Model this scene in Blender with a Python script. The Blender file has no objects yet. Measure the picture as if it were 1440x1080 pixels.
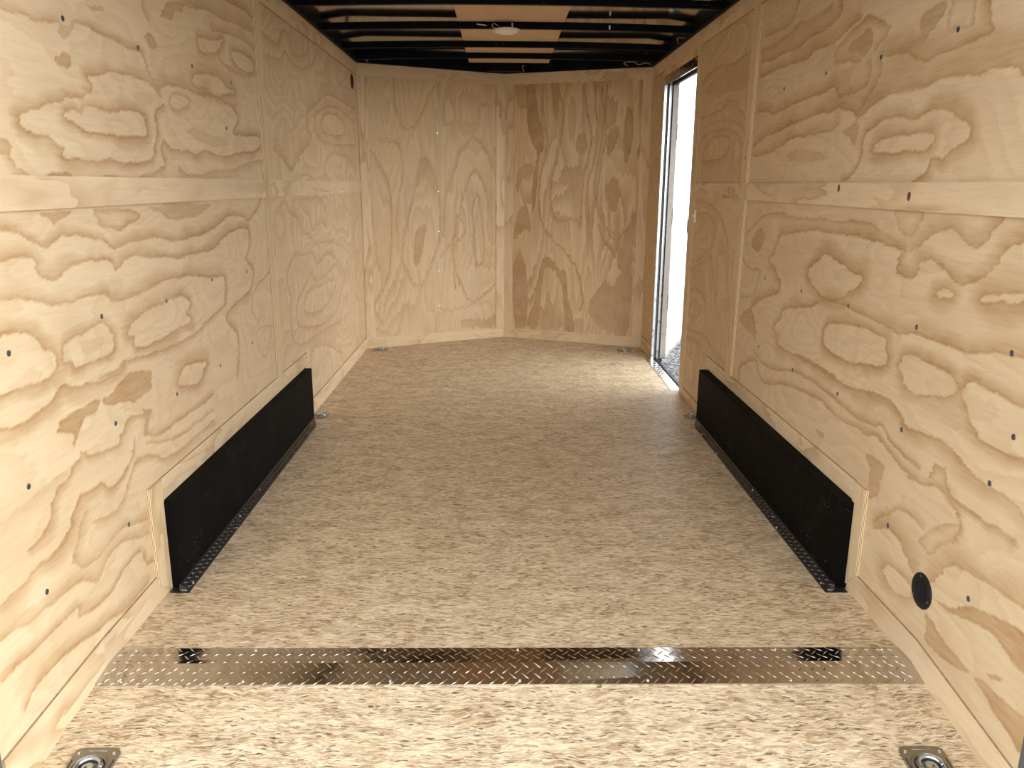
import bpy, bmesh, math, random
import numpy as np
from mathutils import Vector, Matrix, noise as mnoise

C = bpy.context.scene.collection
SC = bpy.context.scene
random.seed(7)

# ------------------------------------------------------------------ camera, sky, exposure
cam_d = bpy.data.cameras.new('camera')
cam_d.sensor_fit = 'HORIZONTAL'
cam_d.sensor_width = 36.0
cam_d.lens = 1114.745 / 1440 * 36.0
cam_d.clip_start = 0.02
cam = bpy.data.objects.new('camera', cam_d)
C.objects.link(cam)
_r = Vector((0.9998973, -0.01282154, 0.00640275))
_u = Vector((-0.0030754, 0.24439232, 0.96967156))
_f = Vector((0.01399747, 0.96959167, -0.24432779))
M = Matrix((( _r.x, _u.x, -_f.x, -0.0309), (_r.y, _u.y, -_f.y, 0.0), (_r.z, _u.z, -_f.z, 1.1787), (0, 0, 0, 1)))
cam.matrix_world = M
SC.camera = cam

world = bpy.data.worlds.new('overcast_sky')
SC.world = world
world.use_nodes = True
_bg = world.node_tree.nodes['Background']
_bg.inputs['Color'].default_value = (0.93, 0.97, 1.0, 1)
# hazy overcast: brighter towards the horizon than overhead
_wt = world.node_tree
_tc = _wt.nodes.new('ShaderNodeTexCoord'); _sp = _wt.nodes.new('ShaderNodeSeparateXYZ'); _mr = _wt.nodes.new('ShaderNodeMapRange')
_wt.links.new(_tc.outputs['Generated'], _sp.inputs[0]); _wt.links.new(_sp.outputs[2], _mr.inputs[0])
_mr.inputs[1].default_value = 0.05; _mr.inputs[2].default_value = 0.75
_mr.inputs[3].default_value = 5.4; _mr.inputs[4].default_value = 2.3
_mx = _wt.nodes.new('ShaderNodeMapRange'); _wt.links.new(_sp.outputs[0], _mx.inputs[0])      # cloud brighter on the right-hand side
_mx.inputs[1].default_value = 0.3; _mx.inputs[2].default_value = 1.0
_mx.inputs[3].default_value = 0.95; _mx.inputs[4].default_value = 2.3
_mm = _wt.nodes.new('ShaderNodeMath'); _mm.operation = 'MULTIPLY'
_wt.links.new(_mr.outputs[0], _mm.inputs[0]); _wt.links.new(_mx.outputs[0], _mm.inputs[1])
_wt.links.new(_mm.outputs[0], _bg.inputs['Strength'])

SC.view_settings.view_transform = 'Standard'
SC.view_settings.look = 'None'
SC.view_settings.gamma = 1.0
SC.view_settings.use_curve_mapping = False
SC.view_settings.exposure = -0.13
SC.cycles.use_denoising = True
SC.cycles.max_bounces = 14
SC.cycles.diffuse_bounces = 10
SC.cycles.glossy_bounces = 6

# ------------------------------------------------------------------ measures (metres)
W = 1.02                 # half width between the plywood walls
Y0 = 1.357               # rear end of the side walls
YL, YR, YC, XC = 5.7286, 5.8107, 6.2358, -0.0102   # front corners and nose
ZT = 1.967               # top of the plywood
YF = 1.772               # fold between level floor and dovetail
SL = -0.125              # dovetail drop per metre towards the rear (dz/dy = 0.125)
GZ = -0.52               # gravel outside
DY0, DY1, DZ = 4.50, 5.40, 1.83    # side door opening
def slope_z(y): return (y - YF) * 0.125 if y < YF else 0.0
# ------------------------------------------------------------------ helpers
def link(name, me, mat=None, parent=None):
    o = bpy.data.objects.new(name, me)
    C.objects.link(o)
    if mat is not None and not me.materials:
        for m in (mat if isinstance(mat, (list, tuple)) else [mat]):
            me.materials.append(m)
    if parent is not None:
        o.parent = parent
    return o

def obj(name, bm, mat, parent=None, smooth=False):
    me = bpy.data.meshes.new(name)
    bmesh.ops.recalc_face_normals(bm, faces=bm.faces[:])
    bm.to_mesh(me); bm.free()
    if smooth:
        me.polygons.foreach_set('use_smooth', [True] * len(me.polygons))
    return link(name, me, mat, parent)

def tag(o, label, cat, group=None, kind=None):
    o['label'] = label; o['category'] = cat
    if group: o['group'] = group
    if kind: o['kind'] = kind
    return o

def thing(name, loc, label, cat, group=None, rot=(0, 0, 0)):
    o = bpy.data.objects.new(name, None); C.objects.link(o)
    o.empty_display_size = 0.05
    o.location = loc; o.rotation_euler = rot
    return tag(o, label, cat, group)

def structure(o, label=None):
    o['kind'] = 'structure'
    if label: o['label'] = label
    return o

def dup(root, loc=None, rot=None, scale=None):
    r = root.copy(); C.objects.link(r)
    if loc is not None: r.location = loc
    if rot is not None: r.rotation_euler = rot
    if scale is not None: r.scale = scale
    for ch in list(root.children):
        c = ch.copy(); C.objects.link(c); c.parent = r
        for g in list(ch.children):
            d = g.copy(); C.objects.link(d); d.parent = c
    return r

def box(bm, x0, x1, y0, y1, z0, z1):
    vs = [bm.verts.new(p) for p in ((x0,y0,z0),(x1,y0,z0),(x1,y1,z0),(x0,y1,z0),(x0,y0,z1),(x1,y0,z1),(x1,y1,z1),(x0,y1,z1))]
    return [bm.faces.new([vs[i] for i in f]) for f in ((0,3,2,1),(4,5,6,7),(0,1,5,4),(1,2,6,5),(2,3,7,6),(3,0,4,7))]

def prism(bm, base, vec):
    """closed polygon (list of 3-D points) extruded by vec"""
    a = [bm.verts.new(p) for p in base]
    b = [bm.verts.new(Vector(p) + Vector(vec)) for p in base]
    n = len(a)
    bm.faces.new(a[::-1]); bm.faces.new(b)
    for i in range(n):
        bm.faces.new((a[i], a[(i+1) % n], b[(i+1) % n], b[i]))

def bevel(bm, w, seg=2, faces_only=None):
    bmesh.ops.bevel(bm, geom=bm.edges[:], offset=w, segments=seg, profile=0.5, affect='EDGES')

def lathe(bm, prof, n=32, origin=(0,0,0), axis='z', cap=True):
    rings = []
    for r, h in prof:
        ring = []
        for i in range(n):
            a = 2*math.pi*i/n
            x, y = r*math.cos(a), r*math.sin(a)
            p = (x, y, h) if axis == 'z' else (h, x, y) if axis == 'x' else (x, h, y)
            ring.append(bm.verts.new((p[0]+origin[0], p[1]+origin[1], p[2]+origin[2])))
        rings.append(ring)
    for a, b in zip(rings, rings[1:]):
        for i in range(n):
            bm.faces.new((a[i], a[(i+1)%n], b[(i+1)%n], b[i]))
    if cap:
        bm.faces.new(rings[0][::-1]); bm.faces.new(rings[-1])

def tube(bm, pts, r, n=8):
    pts = [Vector(p) for p in pts]
    rings = []
    for i, p in enumerate(pts):
        t = (pts[min(i+1, len(pts)-1)] - pts[max(i-1, 0)]).normalized()
        a = t.orthogonal().normalized() if not rings else (prev - prev.dot(t)*t).normalized()
        prev = a
        b = t.cross(a)
        rings.append([bm.verts.new(p + r*(math.cos(2*math.pi*k/n)*a + math.sin(2*math.pi*k/n)*b)) for k in range(n)])
    for A, B in zip(rings, rings[1:]):
        for k in range(n):
            bm.faces.new((A[k], A[(k+1)%n], B[(k+1)%n], B[k]))
    bm.faces.new(rings[0][::-1]); bm.faces.new(rings[-1])

# ------------------------------------------------------------------ materials
class NT:
    def __init__(self, name):
        self.m = bpy.data.materials.new(name); self.m.use_nodes = True
        self.t = self.m.node_tree; self.b = self.t.nodes['Principled BSDF']
    def n(self, typ, **kw):
        nd = self.t.nodes.new(typ)
        for k, v in kw.items():
            if k in nd.inputs.keys() if hasattr(nd, 'inputs') else False: nd.inputs[k].default_value = v
            else: setattr(nd, k, v)
        return nd
    def l(self, a, b): self.t.links.new(a, b)
    def val(self, node, sock, v):
        if isinstance(v, (int, float, tuple)): node.inputs[sock].default_value = v
        else: self.l(v, node.inputs[sock])
    def math(self, op, a, b=0.5, clamp=False):
        nd = self.t.nodes.new('ShaderNodeMath'); nd.operation = op; nd.use_clamp = clamp
        self.val(nd, 0, a); self.val(nd, 1, b)
        return nd.outputs[0]
    def mix(self, fac, a, b, blend='MIX'):
        nd = self.t.nodes.new('ShaderNodeMix'); nd.data_type = 'RGBA'; nd.blend_type = blend
        self.val(nd, 0, fac)
        for i, v in ((6, a), (7, b)):
            self.val(nd, i, v if not (isinstance(v, tuple) and len(v) == 3) else (*v, 1))
        return nd.outputs[2]
    def rng(self, v, a, b, c=0.0, d=1.0, smooth=True):
        nd = self.t.nodes.new('ShaderNodeMapRange')
        nd.interpolation_type = 'SMOOTHSTEP' if smooth else 'LINEAR'
        self.val(nd, 0, v); nd.inputs[1].default_value = a; nd.inputs[2].default_value = b
        nd.inputs[3].default_value = c; nd.inputs[4].default_value = d
        return nd.outputs[0]
    def mapping(self, vec, scale=(1,1,1), loc=(0,0,0), rot=(0,0,0)):
        nd = self.t.nodes.new('ShaderNodeMapping')
        self.l(vec, nd.inputs[0]); self.val(nd, 1, loc); nd.inputs[2].default_value = rot; nd.inputs[3].default_value = scale
        return nd.outputs[0]
    def noise(self, vec, scale, detail=3, rough=0.55, dist=0.0):
        nd = self.t.nodes.new('ShaderNodeTexNoise')
        self.l(vec, nd.inputs['Vector']); nd.inputs['Scale'].default_value = scale
        nd.inputs['Detail'].default_value = detail; nd.inputs['Roughness'].default_value = rough
        nd.inputs['Distortion'].default_value = dist
        return nd
    def coord(self, kind='Object'):
        return self.t.nodes.new('ShaderNodeTexCoord').outputs[kind]
    def bump(self, h, strength, dist):
        nd = self.t.nodes.new('ShaderNodeBump'); nd.inputs['Strength'].default_value = strength
        nd.inputs['Distance'].default_value = dist; self.l(h, nd.inputs['Height'])
        self.l(nd.outputs[0], self.b.inputs['Normal'])
    def set(self, color=None, rough=None, metal=None, spec=None):
        if color is not None: self.val(self.b, 'Base Color', (*color, 1) if isinstance(color, tuple) and len(color) == 3 else color)
        if rough is not None: self.val(self.b, 'Roughness', rough)
        if metal is not None: self.val(self.b, 'Metallic', metal)
        if spec is not None: self.b.inputs['Specular IOR Level'].default_value = spec
        return self

PINE = (0.69, 0.54, 0.348)
PINE2 = (0.645, 0.49, 0.315)
BAND = (0.395, 0.228, 0.095)

def ply_material(name, axis, traced, dark=BAND, light=PINE):
    """pine plywood face: fine fibre streaks along `axis`, latewood figure from the 'grain' attribute or from noise contours"""
    s = NT(name)
    co = s.coord('Object')
    if not traced:
        info = s.t.nodes.new('ShaderNodeObjectInfo')
        cv = s.t.nodes.new('ShaderNodeCombineXYZ')
        for i in range(3): s.l(s.math('MULTIPLY', info.outputs['Random'], 7.3 + 5.1*i), cv.inputs[i])
        add = s.t.nodes.new('ShaderNodeVectorMath'); add.operation = 'ADD'
        s.l(co, add.inputs[0]); s.l(cv.outputs[0], add.inputs[1]); co = add.outputs[0]
    st = [26.0, 26.0, 26.0]; st['xyz'.index(axis)] = 2.2
    fib = s.noise(s.mapping(co, tuple(v*5 for v in st)), 1.0, 4, 0.6).outputs[0]
    st2 = [6.0, 6.0, 6.0]; st2['xyz'.index(axis)] = 1.2
    soft = s.noise(s.mapping(co, tuple(st2)), 1.0, 3, 0.5).outputs[0]
    tone = s.noise(co, 1.7, 2, 0.5).outputs[0]
    base = s.mix(s.rng(soft, 0.38, 0.72), light, PINE2)
    base = s.mix(s.math('MULTIPLY', s.rng(tone, 0.4, 0.7), 0.35), base, (0.69, 0.525, 0.33))
    if traced:
        at = s.t.nodes.new('ShaderNodeAttribute'); at.attribute_name = 'grain'
        jag = s.math('MULTIPLY', s.math('SUBTRACT', fib, 0.5), 0.5)
        g = s.math('ADD', at.outputs['Fac'], s.math('MULTIPLY', jag, s.math('MULTIPLY', at.outputs['Fac'], 1.3)), clamp=True)
        extra = s.math('MULTIPLY', s.rng(soft, 0.56, 0.70), 0.16)
        g = s.math('MAXIMUM', g, extra)
    else:
        st3 = [7.0, 7.0, 7.0]; st3['xyz'.index(axis)] = 1.5
        f = s.noise(s.mapping(co, tuple(st3)), 1.0, 3, 0.5, 0.35).outputs[0]
        ph = s.math('FRACT', s.math('ADD', s.math('MULTIPLY', f, 6.0), s.math('MULTIPLY', s.math('SUBTRACT', fib, 0.5), 0.12)))
        up = s.rng(ph, 0.0, 0.05); dn = s.rng(ph, 0.05, 0.62, 1.0, 0.0, False)
        amt = s.rng(s.noise(s.mapping(co, (3, 3, 3)), 1.0, 2).outputs[0], 0.35, 0.65)
        g = s.math('MULTIPLY', s.math('MULTIPLY', up, dn), s.math('MULTIPLY', amt, 0.65))
    col = s.mix(g, base, dark)
    col = s.mix(s.math('MULTIPLY', s.rng(fib, 0.42, 0.75), 0.16), col, (0.36, 0.22, 0.10))
    if not traced:      # brad nails
        v = s.t.nodes.new('ShaderNodeTexVoronoi'); s.l(co, v.inputs['Vector']); v.inputs['Scale'].default_value = 7.0
        col = s.mix(s.rng(v.outputs['Distance'], 0.022, 0.014), col, (0.05, 0.035, 0.025))
    s.set(col, 0.62, 0, 0.3)
    s.bump(fib, 0.08, 0.002)
    return s.m

MAT_WALL_Y = ply_material('plywood_long_grain', 'y', True)
MAT_WALL_Z = ply_material('plywood_upright_grain', 'z', True, dark=(0.325, 0.175, 0.068), light=(0.665, 0.495, 0.285))
MAT_STRIP = {a: ply_material('plywood_strip_' + a, a, False, light=(0.74, 0.58, 0.375) if a == 'y' else (0.69, 0.53, 0.325)) for a in 'xyz'}

def ply_edge_material():
    s = NT('plywood_edge_layers')
    ge = s.t.nodes.new('ShaderNodeNewGeometry')
    sep = s.t.nodes.new('ShaderNodeSeparateXYZ'); s.l(ge.outputs['Position'], sep.inputs[0])
    st = s.math('FRACT', s.math('MULTIPLY', s.math('ADD', sep.outputs[0], 5.0), 230.0))
    k = s.rng(st, 0.45, 0.6)
    col = s.mix(k, (0.82, 0.64, 0.40), (0.24, 0.14, 0.065))
    s.set(col, 0.7, 0, 0.2)
    return s.m
MAT_EDGE = ply_edge_material()
MAT_CUT = None

def osb_material():
    s = NT('oriented_strand_board')
    co = s.coord('Object')
    wn = s.noise(s.mapping(co, (7, 7, 7)), 1.0, 3, 0.55)
    sub = s.t.nodes.new('ShaderNodeVectorMath'); sub.operation = 'SUBTRACT'; s.l(wn.outputs['Color'], sub.inputs[0]); sub.inputs[1].default_value = (0.5, 0.5, 0.5)
    scl = s.t.nodes.new('ShaderNodeVectorMath'); scl.operation = 'SCALE'; s.l(sub.outputs[0], scl.inputs[0]); scl.inputs['Scale'].default_value = 0.05
    ad = s.t.nodes.new('ShaderNodeVectorMath'); ad.operation = 'ADD'; s.l(co, ad.inputs[0]); s.l(scl.outputs[0], ad.inputs[1])
    p = ad.outputs[0]
    wn2 = s.noise(s.mapping(co, (34, 34, 34)), 1.0, 2, 0.5)
    sub2 = s.t.nodes.new('ShaderNodeVectorMath'); sub2.operation = 'SUBTRACT'; s.l(wn2.outputs['Color'], sub2.inputs[0]); sub2.inputs[1].default_value = (0.5, 0.5, 0.5)
    scl2 = s.t.nodes.new('ShaderNodeVectorMath'); scl2.operation = 'SCALE'; s.l(sub2.outputs[0], scl2.inputs[0]); scl2.inputs['Scale'].default_value = 0.012
    ad2 = s.t.nodes.new('ShaderNodeVectorMath'); ad2.operation = 'ADD'; s.l(p, ad2.inputs[0]); s.l(scl2.outputs[0], ad2.inputs[1])
    p = ad2.outputs[0]
    def vor(rot, sx, sy, loc=(0,0,0)):
        v = s.t.nodes.new('ShaderNodeTexVoronoi'); v.feature = 'F1'
        s.l(s.mapping(p, (sx, sy, 1.0), loc, (0, 0, rot)), v.inputs['Vector']); v.inputs['Scale'].default_value = 1.0
        sp = s.t.nodes.new('ShaderNodeSeparateColor'); s.l(v.outputs['Color'], sp.inputs[0])
        return sp.outputs, v.outputs['Distance']
    def fmix(k, x, y):
        m = s.t.nodes.new('ShaderNodeMix'); m.data_type = 'FLOAT'; s.l(k, m.inputs[0]); s.val(m, 2, x); s.val(m, 3, y); return m.outputs[0]
    (a, d1) = vor(0.08, 32, 150); (b, d2) = vor(-0.45, 38, 170, (3, 7, 0)); (c, d3) = vor(0.52, 38, 170, (9, 2, 0)); (e, d4) = vor(0.12, 55, 260, (1, 5, 0)); (h, d5) = vor(-0.6, 60, 280, (4, 5, 0))
    cell = fmix(s.rng(s.noise(s.mapping(co, (18, 34, 1)), 1.0, 2).outputs[0], 0.47, 0.53), a[0], b[0])
    cell = fmix(s.rng(c[1], 0.58, 0.60), cell, c[0])
    n1 = s.noise(s.mapping(p, (30, 92, 1), (0, 0, 0), (0, 0, 0.1)), 1.0, 7, 0.76).outputs[0]
    n2 = s.noise(s.mapping(p, (6, 12, 1)), 1.0, 5, 0.65).outputs[0]
    v = s.math('ADD', s.math('MULTIPLY', cell, 0.46), s.math('ADD', s.math('MULTIPLY', s.rng(n1, 0.25, 0.75, 0, 1, False), 0.42), s.math('MULTIPLY', s.rng(n2, 0.3, 0.7), 0.20)))
    ramp = s.t.nodes.new('ShaderNodeValToRGB')
    el = ramp.color_ramp.elements
    el[0].position = 0.12; el[0].color = (0.235, 0.137, 0.066, 1)
    el[1].position = 0.82; el[1].color = (0.81, 0.675, 0.47, 1)
    for q, cc in ((0.21, (0.35, 0.222, 0.118, 1)), (0.33, (0.47, 0.325, 0.185, 1)), (0.47, (0.60, 0.455, 0.29, 1)), (0.62, (0.71, 0.56, 0.375, 1))):
        x = el.new(q); x.color = cc
    s.l(v, ramp.inputs[0])
    col = ramp.outputs[0]
    fib = s.noise(s.mapping(p, (30, 330, 1), (0, 0, 0), (0, 0, 0.06)), 1.0, 3, 0.65).outputs[0]
    col = s.mix(s.math('MULTIPLY', s.rng(fib, 0.50, 0.70), 0.62), col, (0.25, 0.155, 0.085))
    msk = s.rng(s.noise(s.mapping(co, (9, 14, 1), (5, 1, 0)), 1.0, 3).outputs[0], 0.40, 0.62)
    for rot, loc in ((0.6, (2, 3, 0)), (-0.55, (7, 1, 0)), (0.2, (5, 9, 0)), (-0.2, (1, 4, 0)), (1.0, (8, 8, 0))):
        f2 = s.noise(s.mapping(p, (26, 300, 1), loc, (0, 0, rot)), 1.0, 2, 0.5).outputs[0]
        col = s.mix(s.math('MULTIPLY', s.math('MULTIPLY', s.rng(f2, 0.60, 0.65), msk), 0.7), col, (0.16, 0.09, 0.045))
    for rot, loc in ((0.35, (4, 6, 0)), (-0.3, (6, 3, 0)), (0.02, (2, 8, 0))):
        f3 = s.noise(s.mapping(p, (24, 230, 1), loc, (0, 0, rot)), 1.0, 2, 0.5).outputs[0]
        col = s.mix(s.math('MULTIPLY', s.rng(f3, 0.60, 0.66), 0.55), col, (0.88, 0.765, 0.57))
    for x, dd, th in ((e[0], d4, 0.960), (h[0], d5, 0.968)):
        sl = s.math('MULTIPLY', s.rng(x, th, th+.004), s.rng(dd, 0.6, 0.45))
        col = s.mix(s.math('MULTIPLY', sl, 0.8), col, (0.075, 0.05, 0.035))
    s.set(col, s.rng(fib, 0.3, 0.7, 0.42, 0.58), 0, 0.35)
    s.bump(s.math('ADD', cell, fib), 0.18, 0.002)
    return s.m
MAT_OSB = osb_material()

def simple(name, color, rough, metal=0.0, spec=0.5, var=0.0, vscale=20.0, bump=0.0):
    s = NT(name)
    if var or bump:
        n = s.noise(s.coord('Object'), vscale, 4, 0.6).outputs[0]
        if var:
            s.set(s.mix(s.rng(n, 0.3, 0.7), tuple(c*(1-var) for c in color), tuple(min(1, c*(1+var)) for c in color)))
        else: s.set(color)
        if bump: s.bump(n, bump, 0.003)
    else: s.set(color)
    s.set(None, rough, metal, spec)
    return s.m

def dusty_black(name, base=(0.0040, 0.0037, 0.0034), rough=0.6, streak=True, spec=0.04):
    s = NT(name)
    co = s.coord('Object')
    sp = s.noise(co, 230, 2, 0.5).outputs[0]
    pat = s.noise(co, 9, 3, 0.6).outputs[0]
    specks = s.math('MULTIPLY', s.rng(sp, 0.66, 0.71), s.rng(pat, 0.50, 0.66))
    haze = s.noise(s.mapping(co, (8, 8, 1.2)), 1.0, 4, 0.6).outputs[0]
    col = s.mix(s.math('MULTIPLY', s.rng(haze, 0.5, 0.8), 0.22 if streak else 0.04), base, (0.014, 0.0125, 0.011))
    col = s.mix(s.math('MULTIPLY', specks, 0.85), col, (0.34, 0.31, 0.27))
    s.set(col, rough, 0, spec)
    s.bump(s.noise(co, 60, 3).outputs[0], 0.05, 0.001)
    return s.m

def brushed(name, color, rough, bump=0.08, scale=30, wave=0.0):
    s = NT(name)
    co = s.coord('Object')
    n = s.noise(co, scale, 3, 0.5).outputs[0]
    s.set(s.mix(n, tuple(c*0.85 for c in color), color), s.rng(n, 0.3, 0.7, rough*0.7, rough*1.3), 1.0)
    if wave:
        s.bump(s.noise(s.mapping(co, (1.2, 2.5, 1)), 1.0, 1).outputs[0], wave, 0.05)
    elif bump: s.bump(n, bump, 0.001)
    return s.m

MAT_CUT = simple('shadow_toned_cut_edge', (0.36, 0.25, 0.14), 0.75, 0, 0.2, 0.2, 60)  # edges of horizontal battens darkened: their shadow line is put into the colour
MAT_BLACK_STEEL = dusty_black('black_painted_steel', (0.004, 0.005, 0.008), 0.45, False)
MAT_BOX = dusty_black('black_wheel_box_panel')
MAT_ROOF = simple('bare_metal_roof_skin', (0.62, 0.60, 0.56), 0.10, 1.0)
MAT_TREAD = brushed('polished_tread_plate', (0.66, 0.63, 0.60), 0.10, 0.03, 8)
MAT_SILL = brushed('bright_tread_plate', (0.80, 0.80, 0.80), 0.22, 0.05, 12)
MAT_FLANGE = dusty_black('black_tread_flange', (0.018, 0.018, 0.018), 0.28, False, 0.5)
MAT_WORN = brushed('worn_tread_lugs', (0.10, 0.098, 0.095), 0.32)
MAT_ALU = brushed('aluminium_frame', (0.74, 0.76, 0.79), 0.34, 0.0)
MAT_ALU_DULL = brushed('dull_aluminium', (0.62, 0.60, 0.57), 0.38)
MAT_ZINC = brushed('galvanised_steel', (0.36, 0.355, 0.32), 0.36, 0.05, 60)
MAT_ZINC_BRIGHT = brushed('bright_zinc_steel', (0.60, 0.66, 0.74), 0.22, 0.05, 60)
MAT_SCREW = brushed('screw_steel', (0.20, 0.22, 0.27), 0.35)
MAT_SCREW_BRIGHT = brushed('bright_screw_steel', (0.80, 0.80, 0.82), 0.25)
MAT_RUBBER = simple('black_rubber', (0.012, 0.012, 0.013), 0.6)
MAT_PLASTIC = simple('black_plastic', (0.009, 0.009, 0.009), 0.55, 0, 0.3)
MAT_LOUVRE = simple('black_plastic_slats', (0.022, 0.022, 0.022), 0.5)  # lighter than the rim plastic: light caught by the tilted slats, put into colour
MAT_CAVITY = simple('dark_cavity', (0.002, 0.002, 0.002), 0.9)
MAT_WHITE = simple('white_door_skin', (0.84, 0.86, 0.87), 0.35)
MAT_WHITE_PLASTIC = simple('white_plastic', (0.80, 0.79, 0.75), 0.4)
MAT_LENS = simple('translucent_white_lens', (0.88, 0.86, 0.82), 0.35)
MAT_ROOFPLY = ply_material('thin_plywood_sheet', 'x', False, dark=(0.50, 0.33, 0.21), light=(0.62, 0.44, 0.29))
MAT_WIRE = simple('bare_wire', (0.62, 0.60, 0.52), 0.45)

def gravel_material():
    s = NT('grey_gravel')
    co = s.coord('Object')
    v = s.t.nodes.new('ShaderNodeTexVoronoi'); s.l(co, v.inputs['Vector']); v.inputs['Scale'].default_value = 38
    sp = s.t.nodes.new('ShaderNodeSeparateColor'); s.l(v.outputs['Color'], sp.inputs[0])
    ramp = s.t.nodes.new('ShaderNodeValToRGB'); el = ramp.color_ramp.elements
    el[0].color = (0.04, 0.038, 0.036, 1); el[1].color = (0.36, 0.355, 0.35, 1)
    s.l(sp.outputs[0], ramp.inputs[0])
    col = s.mix(s.rng(v.outputs['Distance'], 0.35, 0.75), ramp.outputs[0], (0.03, 0.03, 0.03))
    s.set(col, 0.8, 0, 0.3)
    s.bump(v.outputs['Distance'], 0.8, 0.02)
    return s.m
MAT_GRAVEL = gravel_material()

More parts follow.
